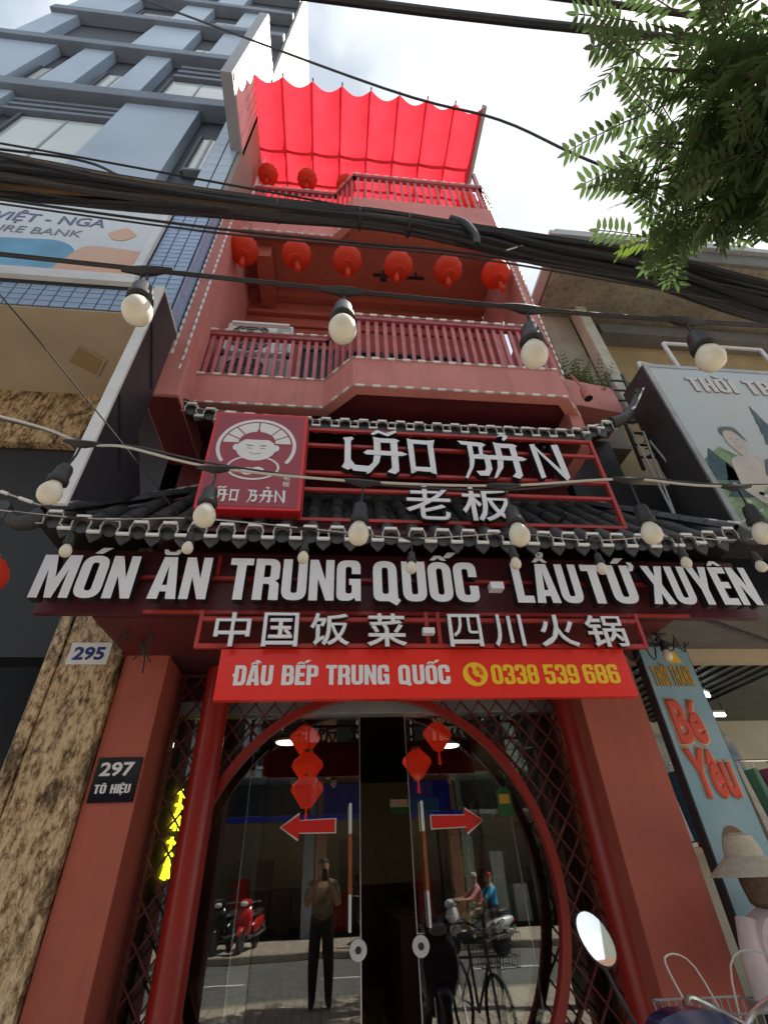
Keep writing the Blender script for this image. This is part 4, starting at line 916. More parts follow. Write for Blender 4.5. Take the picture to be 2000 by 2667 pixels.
sh = root('shop_shelf', (4.9, 3.9, 1.9), 'cream shelf board with red goods in the fashion shop', 'shelf')
MB().box(3.8, 7, 3.8, 4.3, 1.55, 1.62).build('board', BEIGE, sh); MB().box(3.8, 7, 3.8, 4.3, 1.9, 1.95).build('board', BEIGE, sh)
for i in range(14): MB().box(4.0+i*.16, 4.0+i*.16+.11, 3.82, 4.1, 1.955, 2.02+random.random()*.18).build('goods', random.choice([BANNER, BANNER, WHITEM, OCHRE, DARKM]), sh)
for i in range(14): MB().box(3.95+i*.17, 3.95+i*.17+.12, 3.82, 4.1, 1.625, 1.68+random.random()*.18).build('goods', random.choice([BANNER, BEIGE, WHITEM, OCHRE, DARKM]), sh)
# fashion billboard
V = root('fashion_billboard', (4.6, -.8, 3.8), 'large photo billboard lettered THỜI TRANG on a dark steel box', 'billboard')
MB().box(3.44, 6.6, -.93, -.50, 3.72, 6.05).build('box', DARKM, V, bev=.008)
MB().box(3.48, 6.58, -.945, -.932, 3.74, 6.03).build('printed_board', mat('billboard_photo_sky', (.36, .44, .48), .35, var=.25, scale=1.2, dirt=(.44, .46, .44)), V)
vc = 0
def vprint(pts, m, k, name='photo_print'):
    q = [tuple(v) for v in fillet(pts)]; MB().prism(q, -.9465-.0018*k, -.9455-.0018*k+.0006).build(name, m, V)
PT = mat('photo_fir', (.02, .07, .09), .5, var=.6, scale=9); PG = mat('photo_grass', (.20, .30, .14), .5, var=.6, scale=6, dirt=(.05, .11, .07)); PSK = mat('photo_skin', (.50, .46, .42), .5, var=.15, scale=6); PHR = mat('photo_hair', (.10, .10, .12), .5, var=.4, scale=12); PW = mat('photo_dress', (.60, .58, .55), .5, var=.3, scale=8)
vprint([(3.49, 3.75), (3.49, 4.55), (3.75, 4.75), (4.1, 4.45), (4.6, 4.3), (6.5, 4.2), (6.5, 3.75)], PG, 1)
def fir(x, z, h, w):
    pts = [(x, z+h)]; n = 7
    for i in range(1, n): pts += [(x+w*i/n, z+h*(1-i/n)), (x+w*i/n*.72, z+h*(1-i/n)+.015)]
    pts += [(x+w, z), (x-w, z)]
    for i in range(n-1, 0, -1): pts += [(x-w*i/n*.72, z+h*(1-i/n)+.015), (x-w*i/n, z+h*(1-i/n))]
    vprint(pts[::-1], PT, 2)
fir(4.42, 4.35, 1.05, .22); fir(4.95, 4.3, .95, .2); fir(3.62, 4.3, .42, .22); fir(3.72, 4.1, .45, .2)
vprint([(3.94, 4.62), (3.86, 4.80, .07), (3.88, 4.98, .08), (4.02, 5.0, .08), (4.07, 4.82, .07), (4.02, 4.68, .04)], PSK, 3); vprint([(3.855, 4.90), (3.86, 5.03, .06), (4.05, 5.05, .07), (4.10, 4.82, .03), (4.06, 4.90, .03), (4.0, 4.985, .03), (3.9, 4.985, .03)], PHR, 4)
for dx_, dz_, w_, h_ in ((3.91, 4.86, .035, .007), (3.985, 4.85, .035, .007), (3.93, 4.745, .06, .008), (3.95, 4.80, .012, .03)): vprint([(dx_, dz_), (dx_+w_, dz_), (dx_+w_, dz_+h_), (dx_, dz_+h_)], mat('photo_faint_line', (.34, .31, .29), .5), 4)
for k_ in range(40):
    ax_, az_ = 4.15+random.gauss(0, .22), 4.12+random.gauss(0, .10); vprint([(ax_+.028*math.cos(j_), az_+.024*math.sin(j_)) for j_ in (0, 1.05, 2.1, 3.14, 4.2, 5.24)], random.choice([PW, PSK, PG]), 6)
vprint([(3.72, 4.2), (3.78, 4.6, .1), (4.1, 4.66, .1), (4.3, 4.4, .1), (4.75, 4.15, .1), (4.7, 4.05), (3.9, 3.95)], PSK, 3); vprint([(4.05, 4.38), (4.15, 4.6, .06), (4.4, 4.62, .1), (4.5, 4.45, .06), (4.3, 4.25, .08)], PHR, 4); vprint([(4.25, 4.2), (4.3, 4.42, .08), (4.5, 4.42, .08), (4.6, 4.2, .08), (4.45, 4.08, .06)], PSK, 5); vprint([(4.0, 3.76), (4.1, 4.1, .1), (4.9, 4.12, .1), (5.3, 3.76)], PW, 5)
MB().box(3.442, 3.50, -.952, -.931, 3.72, 6.05).build('frame', GREYM, V); MB().box(3.50, 6.6, -.952, -.931, 6.0, 6.052).build('frame', GREYM, V)
for s, a, b in (('THỜI', 3.86, 4.42), ('TRANG', 4.55, 5.4)): word(s, a, b, 5.60, .24, -.957, .008, V, [mat('chrome_letter', (.55, .52, .50), .35), mat('brown_outline', (.30, .16, .10), .5)])
pfm = root('pipe_frame', (4.8, -.75, 6.1), 'white pipe frame standing on top of the fashion billboard', 'frame')
for a, b in (((4.13, -.75, 6.06), (4.13, -.75, 6.82)), ((4.13, -.75, 6.82), (5.5, -.75, 6.82)), ((5.5, -.75, 6.06), (5.5, -.75, 6.82)), ((3.62, -.75, 6.06), (3.62, -.75, 6.36)), ((3.62, -.75, 6.36), (4.13, -.75, 6.22))): MB().tube([a, b], .024, 8).build('pipe', WHITEM, pfm)
lad = root('wall_ladder', (3.5, -.35, 5.6), 'short dark steel ladder rack on the dark wall by the planter', 'ladder')
for x in (3.42, 3.66): MB().bar((x, -.30, 5.0), (x+.12, -.30, 6.75), .03).build('stile', DARKM, lad)
for k in range(8): MB().bar((3.43+k*.015, -.30, 5.2+k*.2), (3.66+k*.015, -.30, 5.2+k*.2), .022).build('rung', DARKM, lad)
for i, (a, b) in enumerate((((3.22, -.6, 5.35), (3.23, -.6, 4.15)), ((3.36, -.6, 5.3), (3.24, -.6, 4.14)), ((3.38, -.6, 5.15), (3.62, -.6, 4.1)))):
    tag(MB().tube([a, b], .013, 6).build('support_strut', GREYM), 'thin grey strut beside the fashion billboard, %s from the red frame' % ORD[i], 'strut', 'struts beside the fashion billboard')
mb = MB()
for k in range(9):
    z = 5.05+k*.11; mb.tube([(3.45+.10*math.cos(a)+.02*k, -.52+.05*math.sin(a), z+.06*math.sin(a*1.0+1)) for a in [j*math.pi/6 for j in range(13)]], .009, 5)
tag(mb.build('wire_coil', CABLE2), 'loose coil of old wires hanging beside the planter box', 'wires')
# vertical child fashion sign
Z = root('vertical_sign', (3.0, -.05, .9), 'pale blue vertical sign lettered THỜI TRANG and Bé Yêu', 'sign')
MB().box(2.745, 3.215, -.04, .05, .15, 3.06).build('board', DARKM, Z)
MB().box(2.755, 3.205, -.046, -.041, .16, 3.05).build('printed_board', mat('pale_blue_print', (.27, .38, .42), .4, var=.25, scale=1.6, dirt=(.16, .33, .43)), Z)
YL = mat('ochre_letter', (.50, .30, .03), .4); RL = mat('orange_red_letter', (.60, .06, .025), .4); PK = mat('peach_outline', (.62, .42, .28), .5)
for s, a, b in (('THỜI', 2.79, 2.94), ('TRANG', 2.965, 3.15)): word(s, a, b, 2.70, .17, -.054, .006, Z, [YL, BLACK], gap=.1)
MB().prism([tuple(v) for v in fillet([(3.0, 2.90), (3.02, 3.03, .05), (3.07, 3.03, .05), (3.12, 2.90)])], -.050, -.047).build('leaf_print', YELLOWP, Z)
for s_t, xa, xb, za, zb in (('Bé', 2.80, 3.09, 2.22, 2.60), ('Yêu', 2.79, 3.17, 1.84, 2.22)):
    fontfit(s_t, xa, xb, za, zb, -.052, .005, Z, [PK], 'letter_outline', bevel=.085)
    fontfit(s_t, xa+.014, xb-.014, za+.014, zb-.014, -.060, .006, Z, [RL], 'letter', bevel=.045)
def zprint(pts, m, k, nm): MB().prism([tuple(v) for v in fillet(pts)], -.0475-.002*k, -.0465-.002*k+.0004).build(nm, m, Z)
zprint([(2.86, 1.38), (2.84, 1.58, .05), (2.92, 1.70, .08), (3.04, 1.66, .06), (3.06, 1.40)], mat('printed_brown_hair', (.16, .09, .04), .5), 1, 'printed_hair'); zprint([(2.90, 1.40), (2.90, 1.56, .05), (3.02, 1.57, .05), (3.02, 1.40)], PSK, 2, 'printed_face')
mn = root('clothes_mannequin', (2.72, -.38, 0), 'shop mannequin in a wide straw sun hat and pale pink shirt', 'mannequin')
STRAW = mat('straw', (.50, .44, .34), .8, var=.2, scale=30); PINKS = mat('pale_pink_cotton', (.58, .47, .46), .8, var=.15, scale=6)
mx0, my0 = 2.76, -.36
hp = [(0.23, 1.40), (.25, 1.395), (.17, 1.46), (.115, 1.50), (.105, 1.56), (.085, 1.61), (.03, 1.63)]
MB().lathe([(r, h) for r, h in hp], (mx0-.02, my0, 0), 26).build('sun_hat', STRAW, mn, True)
MB().lathe([(.109, 1.50), (.112, 1.515), (.108, 1.53)], (mx0-.02, my0, 0), 26).build('hat_ribbon', DARKM, mn, True)
MB().lathe([(.04, 1.22), (.085, 1.26), (.10, 1.36), (.098, 1.48), (.05, 1.56)], (mx0, my0, 0), 18).build('hair', mat('brown_wig', (.13, .08, .05), .6, var=.4, scale=40), mn, True)
MB().loft([((mx0, my0-.11, 1.0), .10, .14), ((mx0, my0-.09, 1.0), .19, .22), ((mx0, my0, 1.0), .22, .25), ((mx0, my0+.09, 1.0), .19, .22), ((mx0, my0+.11, 1.0), .10, .14)], 20).build('shirt', PINKS, mn, True)
MB().tube([(mx0-.17, my0, 1.19), (mx0-.23, my0-.02, 1.0), (mx0-.25, my0-.06, .80)], [.06, .07, .085], 12).build('sleeve', PINKS, mn, True); MB().tube([(mx0+.17, my0, 1.19), (mx0+.23, my0-.02, 1.0), (mx0+.25, my0-.06, .80)], [.06, .07, .085], 12).build('sleeve', PINKS, mn, True)
MB().lathe([(.20, .0), (.20, .02), (.03, .04), (.025, .78)], (mx0, my0, 0), 18).build('stand', DARKM, mn, True)
bgk = root('distant_building', (14, 9, 0), 'pale distant building top seen behind the street tree', 'building')
MB().box(13, 26, 8, 14, 0, 33).build('wall', mat('distant_pale_wall', (.42, .42, .36), .8, var=.2, scale=.6), bgk); MB().box(12.6, 26, 7.5, 8.0, 30.5, 31.3).build('ledge', CONCD, bgk)
for i in range(4): MB().box(14+i*2.5, 15.4+i*2.5, 7.97, 7.99, 27, 29.4).build('window', RECESS, bgk)

for i in range(9):
    gx = 3.75+i*.2; g_ = root('hanging_garment', (gx, 2.3, 1.6), 'garment on the fashion shop rail, %s from the vertical sign' % ORD[i], 'garment', 'garments hanging in the fashion shop')
    m_ = mat('garment_%d' % i, [(.5, .06, .06), (.6, .55, .5), (.1, .2, .4), (.55, .3, .35), (.05, .05, .06), (.5, .45, .1), (.6, .58, .56), (.15, .35, .25), (.45, .1, .2)][i], .8, var=.2, scale=12)
    MB().add([(gx-.03, 2.05, 2.35), (gx+.03, 2.05, 2.35), (gx+.03, 2.55, 2.35), (gx-.03, 2.55, 2.35), (gx-.05, 1.98, 1.65), (gx+.05, 1.98, 1.65), (gx+.05, 2.62, 1.65), (gx-.05, 2.62, 1.65)], [(0, 1, 2, 3), (7, 6, 5, 4), (0, 4, 5, 1), (1, 5, 6, 2), (2, 6, 7, 3), (3, 7, 4, 0)]).build('cloth', m_, g_, bev=.012)
    MB().tube([(gx, 2.3, 2.35), (gx, 2.3, 2.46)], .006, 5).build('hanger', METAL, g_)
gr_ = root('clothes_rail', (4.6, 2.3, 0), 'steel clothes rail inside the fashion shop', 'rail'); MB().tube([(3.6, 2.3, 2.47), (5.6, 2.3, 2.47)], .015, 8).build('bar', METAL, gr_)
for x in (3.62, 5.58): MB().tube([(x, 2.3, 0), (x, 2.3, 2.47)], .015, 8).build('post', METAL, gr_)

# ================================================================== CABLES AND STRING LIGHTS
def catenary(a, b, sag, n=14):
    a = Vector(a); b = Vector(b); return [a.lerp(b, i/n)-Vector((0, 0, sag*4*(i/n)*(1-i/n))) for i in range(n+1)]
def spline(pts, n=6):
    pts = [Vector(p) for p in pts]; out = []
    for i in range(len(pts)-1):
        p0, p1, p2, p3 = pts[max(i-1, 0)], pts[i], pts[i+1], pts[min(i+2, len(pts)-1)]
        for k in range(n):
            t = k/n; out.append(.5*((2*p1)+(p2-p0)*t+(2*p0-5*p1+4*p2-p3)*t*t+(3*p1-p0-3*p2+p3)*t**3))
    out.append(pts[-1]); return out
CB = root('cable_bundle', (0, -2, 6.5), 'thick sagging bundle of black utility cables crossing the street front', 'cable bundle')
core = [(-6.0, 7.05, .30), (-3.2, 6.80, .22), (-2.1, 6.66, .15), (-.7, 6.57, .10), (.4, 6.56, .085), (1.3, 6.36, .11), (1.85, 6.2, .13), (2.95, 5.98, .15), (3.85, 5.55, .19), (6.0, 4.9, .25)]
for i in range(48):
    a0 = random.uniform(0, 6.28); rr_ = math.sqrt(random.random()); tw = random.uniform(-1.2, 1.2); pts = []
    for k, (x, z, s) in enumerate(core):
        a = a0+tw*k*.45; pts.append((x, -2+s*rr_*math.cos(a)*.9, z+s*rr_*math.sin(a)+random.uniform(-.012, .012)))
    MB().tube(spline(pts, 7), random.choice([.012, .016, .02, .026, .032]), 6).build('cable', random.choice([CABLE, CABLE, CABLE, CABLE2, CABLE2]) if i % 12 else CABLE3, CB, True)
for x in (-.62, .15, .62): 
    z = 6.57 if x < .3 else 6.5; MB().tube([(x, -2+.10*math.cos(a), z+.10*math.sin(a)) for a in [j*math.pi/6 for j in range(13)]], .012, 6).build('cable_tie', CABLE, CB)
MB().tube(spline([(1.02, -2.1, 6.50), (1.14, -2.12, 6.36), (1.20, -2.12, 6.12), (1.19, -2.1, 5.98)]), .035, 8).build('cable_stub', CABLE, CB, True)
def cable(label, pts, r, m=CABLE, g='single utility cables over the street'):
    tag(MB().tube(pts, r, 7).build('utility_cable', m, None, True), label, 'cable', g)
cable('thin black cable running just above the thick bundle on the bank side', spline([(-6, -2, 8.0), (-3.5, -2, 7.58), (-1.15, -2, 7.08), (.2, -2, 6.78), (1.4, -2, 6.42)]), .011)
cable('looping black cable leaving the thick bundle over the bank windows', spline([(-6, -2, 7.5), (-3.4, -2, 7.42), (-2.6, -2, 7.32), (-2.1, -2, 6.98), (-1.6, -2, 6.80)]), .013)
cable('black cable under the bundle crossing the bank billboard', spline([(-6, -2, 6.7), (-2.97, -2, 6.30), (-1.12, -2, 6.10), (.3, -2, 6.05), (1.26, -2, 6.02), (3.8, -2, 5.6), (6, -2, 5.1)]), .012)
cable('second black cable under the bundle crossing the lantern row', spline([(-6, -2, 6.6), (-2.97, -2, 6.22), (-1.12, -2, 6.02), (.3, -2, 5.99), (1.4, -2, 5.92), (3.8, -2, 5.45), (6, -2, 5.0)]), .009)
cable('thick blurred cable at the very top of the sky', spline([(-4, -3.5, 6.0), (-.15, -3.5, 6.02), (1.0, -3.5, 6.10), (1.9, -3.5, 6.25), (5, -3.5, 6.7)]), .028)
cable('second thick cable along the top edge above the tree', spline([(-4, -3.62, 6.2), (.4, -3.62, 6.3), (2.2, -3.62, 6.42), (5, -3.62, 6.7)]), .022)
cable('lone black cable slanting across the red canopy towards the tree', spline([(-6, -2.5, 15.2), (-2.79, -2.5, 12.1), (.43, -2.5, 8.96), (1.7, -2.5, 8.2), (2.5, -2.5, 7.05), (4, -2.5, 5.6)]), .014)
cable('thin black wire slanting over the bank soffit', spline([(-4, -2.4, 6.5), (-2.05, -2.4, 4.33), (-1.5, -1.9, 3.85), (-1.12, -1.08, 3.62)]), .005)
cable('pale wire draped above the fashion billboard', spline([(1.5, -2.05, 6.05), (2.0, -2.05, 6.35), (2.5, -2.05, 6.3), (3.4, -2.05, 6.0), (5, -2.05, 5.6)]), .008, WIREW)

SOCK = MB().lathe([(.012, .062), (.022, .056), (.028, .04), (.031, .0), (.036, -.010), (.037, -.026), (.030, -.032)], (0, 0, 0), 16).mesh('socket', RUBBER, True)
GLOBE = MB().lathe([(.018, -.024), (.022, -.035), (.034, -.055), (.040, -.075), (.040, -.09), (.034, -.11), (.022, -.122), (.008, -.126)], (0, 0, 0), 20).mesh('globe', BULB, True)
def bulb(top, cord, label, g, s=1.0, tilt=(0, 0)):
    o = root('string_bulb', top, label, 'light bulb', g)
    o.rotation_euler = (tilt[0], tilt[1], 0); o.scale = (s, s, s)
    c = MB().tube([(0, 0, 0), (.004, .002, -cord*.5/s), (0, 0, -cord/s)], .0045, 6).mesh('cord', CABLE)
    for nm, me, z in (('cord', c, 0), ('socket', SOCK, -cord/s-.055), ('globe', GLOBE, -cord/s-.055)):
        q = bpy.data.objects.new(nm, me); COL.objects.link(q); q.parent = o; q.location = (0, 0, z)
    b = MB().tube([(-.075, 0, 0), (-.04, 0, -.003), (-.012, 0, -.008), (.012, 0, -.008), (.04, 0, -.003), (.075, 0, 0)], [.007, .013, .017, .017, .013, .007], 8).mesh('clip', RUBBER, True); q = bpy.data.objects.new('clip', b); COL.objects.link(q); q.parent = o
SL = 'bulb string lights across the street front'
up = [(-2.2, 3.12), (-.60, 3.02), (.005, 2.985), (.60, 2.96), (1.15, 2.955), (2.6, 3.0)]
tag(MB().tube(spline([(x, -3.2, z) for x, z in up], 8), .0075, 7).build('string_cable', CABLE, None, True), 'black cable of the nearest bulb string with the largest bulbs', 'cable', SL)
for i, (x, z) in enumerate(up[1:5]): bulb((x, -3.2, z), .105, 'large frosted bulb on the nearest string, %s from the bank' % ORD[i], SL, 1.0, (random.uniform(-.1, .1), (-.14, 0, .1, .12)[i]))
mid = [(-3.2, 3.5), (-1.45, 3.09), (-1.03, 2.945), (-.857, 2.93), (-.484, 2.835), (.108, 2.79), (.704, 2.795), (1.287, 2.86), (1.80, 2.84), (3.2, 2.95)]
for k, (dz, m) in enumerate(((0, WIREW), (-.02, CABLE2))):
    tag(MB().tube(spline([(x+.03*k, -2.5+.01*k, z+dz*math.sin(x*3)+.004*k) for x, z in mid], 8), .0055-.001*k, 6).build('string_cable', m, None, True), '%s wire of the middle bulb string over the name sign' % ('pale' if k == 0 else 'dark'), 'cable', SL)
mb_ = [(-1.03, 2.945, .14), (-.484, 2.835, .12), (.108, 2.79, .115), (.704, 2.795, .13), (1.287, 2.86, .15), (1.80, 2.84, .11)]
for i, (x, z, c) in enumerate(mb_): bulb((x, -2.5, z), c, 'frosted bulb on the middle string, %s from the bank' % ORD[i], SL, 1.0, (random.uniform(-.1, .1), random.uniform(-.12, .12)))
lo = [(-1.70, 3.36), (-.95, 3.38), (-.19, 3.32), (.535, 3.26), (1.24, 3.32), (1.86, 3.28), (2.53, 3.34), (3.08, 3.32)]
for k, m in enumerate((WIREW, CABLE2)):
    tag(MB().tube(spline([(-3.0, -1.25, 3.6+.03*k)]+[(x, -1.25, z+.10+.012*k*math.sin(x*5)) for x, z in lo]+[(4.2, -1.25, 3.6)], 8), .0045, 6).build('string_cable', m, None, True), '%s wire of the lowest bulb string along the tiled roof edge' % ('pale' if k == 0 else 'dark'), 'cable', SL)
for i, (x, z) in enumerate(lo): bulb((x, -1.25, z+.10), .125, 'small frosted bulb before the big letters, %s from the bank' % ORD[i], SL, .9, (random.uniform(-.1, .1), random.uniform(-.12, .12)))
bulb((2.66, -.5, 2.98), .06, 'single small bulb below the end of the fascia by the fashion shop', SL, .9)
lw = MB()
for i in range(9):
    a = Vector((2.35+random.random()*.5, -.6+random.random()*.3, 2.97)); b = a+Vector((random.uniform(-.25, .3), .05, random.uniform(-.05, .02))); lw.tube(catenary(a, b, random.uniform(.04, .16), 8), .006, 5)
tag(lw.build('loose_wires', CABLE), 'tangle of loose black wires under the fascia end', 'wires')
lw = MB()
for i in range(7):
    a = Vector((-1.28-random.random()*.25, -.3-random.random()*.3, 2.98)); b = a+Vector((random.uniform(-.1, .1), .03, -random.uniform(.1, .35))); lw.tube(spline([a, a.lerp(b, .5)+Vector((random.uniform(-.05, .05), 0, 0)), b], 4), .006, 5)
tag(lw.build('loose_wires', CABLE), 'loose black wire ends hanging above the red pilaster by the granite', 'wires')

# ================================================================== STREET TREE
TR = root('street_tree', (3.3, -3.45, 0), 'leafy street tree with feathery compound leaves reaching into the sky corner', 'tree')
BARK = mat('bark', (.09, .07, .05), .9, var=.4, scale=8, bump=.6, bscale=20)
tw = MB(); tw.tube(spline([(3.5, -3.45, -.1), (3.45, -3.45, 1.5), (3.4, -3.42, 3.0), (3.3, -3.4, 4.3)], 5), [.16-.004*i for i in range(16)], 12); tw.build('trunk', BARK, TR, True)
LEAF = cloth('leaf_green', (.085, .145, .045), .42, .45); LEAF2 = cloth('leaf_young', (.14, .22, .03), .5, .45)
crown = MB(); limbs = MB()
def leaflet(p, d, n_, L, w, mi):
    s = d.cross(n_).normalized()*w; crown.add([p, p+d*L*.3+s, p+d*L*.72+s*.75, p+d*L, p+d*L*.72-s*.75, p+d*L*.3-s], [(0, 1, 2, 3), (0, 3, 4, 5)], mi)
def frond(p, d, L, mi=0):
    up_ = Vector((random.uniform(-.5, .5), random.uniform(-.5, .5), 1)).normalized(); s = d.cross(up_).normalized(); n_ = s.cross(d).normalized(); k = int(L/.036)
    q = p; dd = d.copy(); st = [p]
    for i in range(k):
        dd = (dd+Vector((0, 0, -.05))).normalized(); q = q+dd*(L/k); st.append(q)
        l = .098*(1-.35*abs(i/k-.45))*random.uniform(.85, 1.1)
        if i > 1:
            for sg in (-1, 1): leaflet(q, (dd*.55+s*sg*.9+n_*random.uniform(-.25, .1)).normalized(), n_, l, .0125, mi)
    leaflet(q, dd, n_, .075, .0125, mi); limbs.tube(st[::3]+[st[-1]], .003, 4)
_st = random.getstate(); random.seed(41)
tips = [(1.40, -3.68, 4.98), (1.30, -3.55, 4.72), (1.62, -3.45, 4.62), (1.42, -3.30, 4.52), (1.44, -3.17, 4.46), (1.80, -3.28, 4.40), (1.70, -2.98, 4.48), (1.92, -3.04, 4.44), (1.68, -3.62, 4.74), (2.0, -3.16, 4.34), (1.95, -3.5, 4.42), (2.15, -3.3, 4.55), (2.2, -3.75, 4.9), (2.0, -2.9, 4.6),
        (2.4, -3.1, 4.9), (2.6, -3.7, 4.6), (3.4, -2.8, 4.9), (3.8, -3.7, 5.2), (4.2, -3.2, 4.8), (3.2, -4.2, 5.1), (2.5, -4.1, 5.3), (3.6, -4.6, 4.7), (2.9, -3.3, 5.6)]
hub = Vector((3.3, -3.4, 4.25))
for i, t in enumerate(tips):
    t = Vector(t)+Vector((.16 if i < 14 else 0, 0, 0)); mid_ = hub.lerp(t, .5)+Vector((random.uniform(-.1, .1), random.uniform(-.1, .1), .22)); pts = spline([hub, mid_, t], 8); limbs.tube(pts, [.045-.042*j/(len(pts)-1) for j in range(len(pts))], 7)
    nf = 27 if i < 14 else 22
    for k in range(nf):
        u = random.uniform(.38, 1.0); q = pts[min(len(pts)-1, int(u*(len(pts)-1)))]+Vector((random.gauss(0, .09), random.gauss(0, .09), random.gauss(0, .07)))
        d = ((t-hub).normalized()*.75+Vector((random.uniform(-.8, .8), random.uniform(-.8, .8), random.uniform(-.75, .35)))).normalized()
        frond(q, d, random.uniform(.22, .40), 1 if (t.y > -2.95 and random.random() < .3) else 0)
random.setstate(_st); limbs.build('branches', BARK, TR); cr_ = crown.build('crown', [LEAF, LEAF2], TR)

# ================================================================== INSIDE THE RESTAURANT
def hexlantern(loc, s, label):
    o = root('silk_lantern', loc, label, 'lantern', 'red silk lanterns hanging inside the restaurant'); x, y, z = loc
    MB().lathe([(.05*s, -.16*s), (.17*s, .0), (.16*s, .05*s), (.07*s, .13*s)], loc, 8).build('silk_body', LANTL, o); MB().lathe([(.055*s, .13*s), (.055*s, .16*s), (.02*s, .18*s)], loc, 8).build('cap', GOLD, o)
    MB().tube([(x, y, z+.17*s), (x, y, 2.955)], .004, 5).build('hanging_wire', CABLE, o); MB().tube([(x, y, z-.16*s), (x, y, z-.3*s)], [.008, .02*s], 8).build('tassel', LANTL, o)
for i, (x, y, z) in enumerate(((-.24, 1.35, 2.62), (-.20, 1.3, 2.36), (-.19, 1.25, 2.15), (.92, 1.5, 2.40), (1.12, 1.3, 2.62))):
    hexlantern((x, y, z), .9, 'red silk lantern inside the doorway, %s' % ('top of the hanging three', 'middle of the hanging three', 'bottom of the hanging three', 'alone beside the door gap', 'highest one behind the ring')[i])
for i, (x, y) in enumerate(((-.55, 3.0), (1.72, 3.4))):  # two invented lamps, added to brighten the dark room behind the glass
    cl_ = root('added_ceiling_lamp', (x, y, 2.93), 'added round white ceiling lamp brightening the restaurant, over the %s' % ('dining tables', 'bottle shelf')[i], 'lamp', 'added fill lamps inside the restaurant')
    MB().lathe([(.16, 0), (.16, .03)], (x, y, 2.928), 20).build('housing', WHITEM, cl_); MB().lathe([(.13, -.012), (.14, -.001)], (x, y, 2.928), 20).build('diffuser', mat('added_lamp_glow', (.9, .85, .7), .4, emit=(1, .86, .62), es=4), cl_)
NEON = mat('yellow_neon', (.9, .75, .05), .4, emit=(1, .85, .02), es=2.2)
ne = root('neon_sign', (-1.25, 1.6, 1.8), 'yellow neon sign of stacked brush strokes on the inner side wall', 'sign')
def neon(pts): MB().tube(spline(pts, 4), .012, 6).build('neon_tube', NEON, ne)
for y0, z0, w, h in ((1.0, 1.86, .28, .3), (1.0, 1.52, .22, .28), (1.45, 1.62, .30, .5)):
    for q in ([(0, .9), (.5, .95), (1, .9)], [(.5, 1.05), (.5, .5), (.45, 0)], [(.1, .6), (.5, .65), (.95, .6)], [(.5, .6), (.2, .25), (0, .05)], [(.5, .6), (.8, .25), (1, .05)], [(.15, .35), (.5, .4), (.85, .35)]):
        neon([(-1.305, y0+a*w, z0+b*h) for a, b in q])
gr = MB().box(.70, 1.25, 2.2, 2.24, 2.02, 2.16).build('green_notice_strip', mat('green_notice', (.02, .22, .08), .4)); tag(gr, 'green and white notice strip hanging behind the door glass', 'notice')
MB().box(.70, .90, 2.19, 2.198, 2.08, 2.155).build('white_patch', WHITEP, gr)
kx = root('drinks_shelf', (1.75, 2.4, 0), 'dark wall shelf with bottles along the inner wall', 'shelf')
for z in (.5, .95, 1.4, 1.85): MB().box(1.55, 2.09, 1.6, 3.6, z, z+.03).build('board', WOODD, kx)
for i in range(40):
    z = random.choice((.53, .98, 1.43, 1.88)); MB().lathe([(.03, 0), (.032, .14), (.012, .2), (.012, .26)], (1.62+random.random()*.12, 1.7+1.8*i/40, z), 8).build('bottle', random.choice([DARKM, WOOD, mat('green_bottle', (.02, .08, .03), .15), WHITEM]), kx, True)

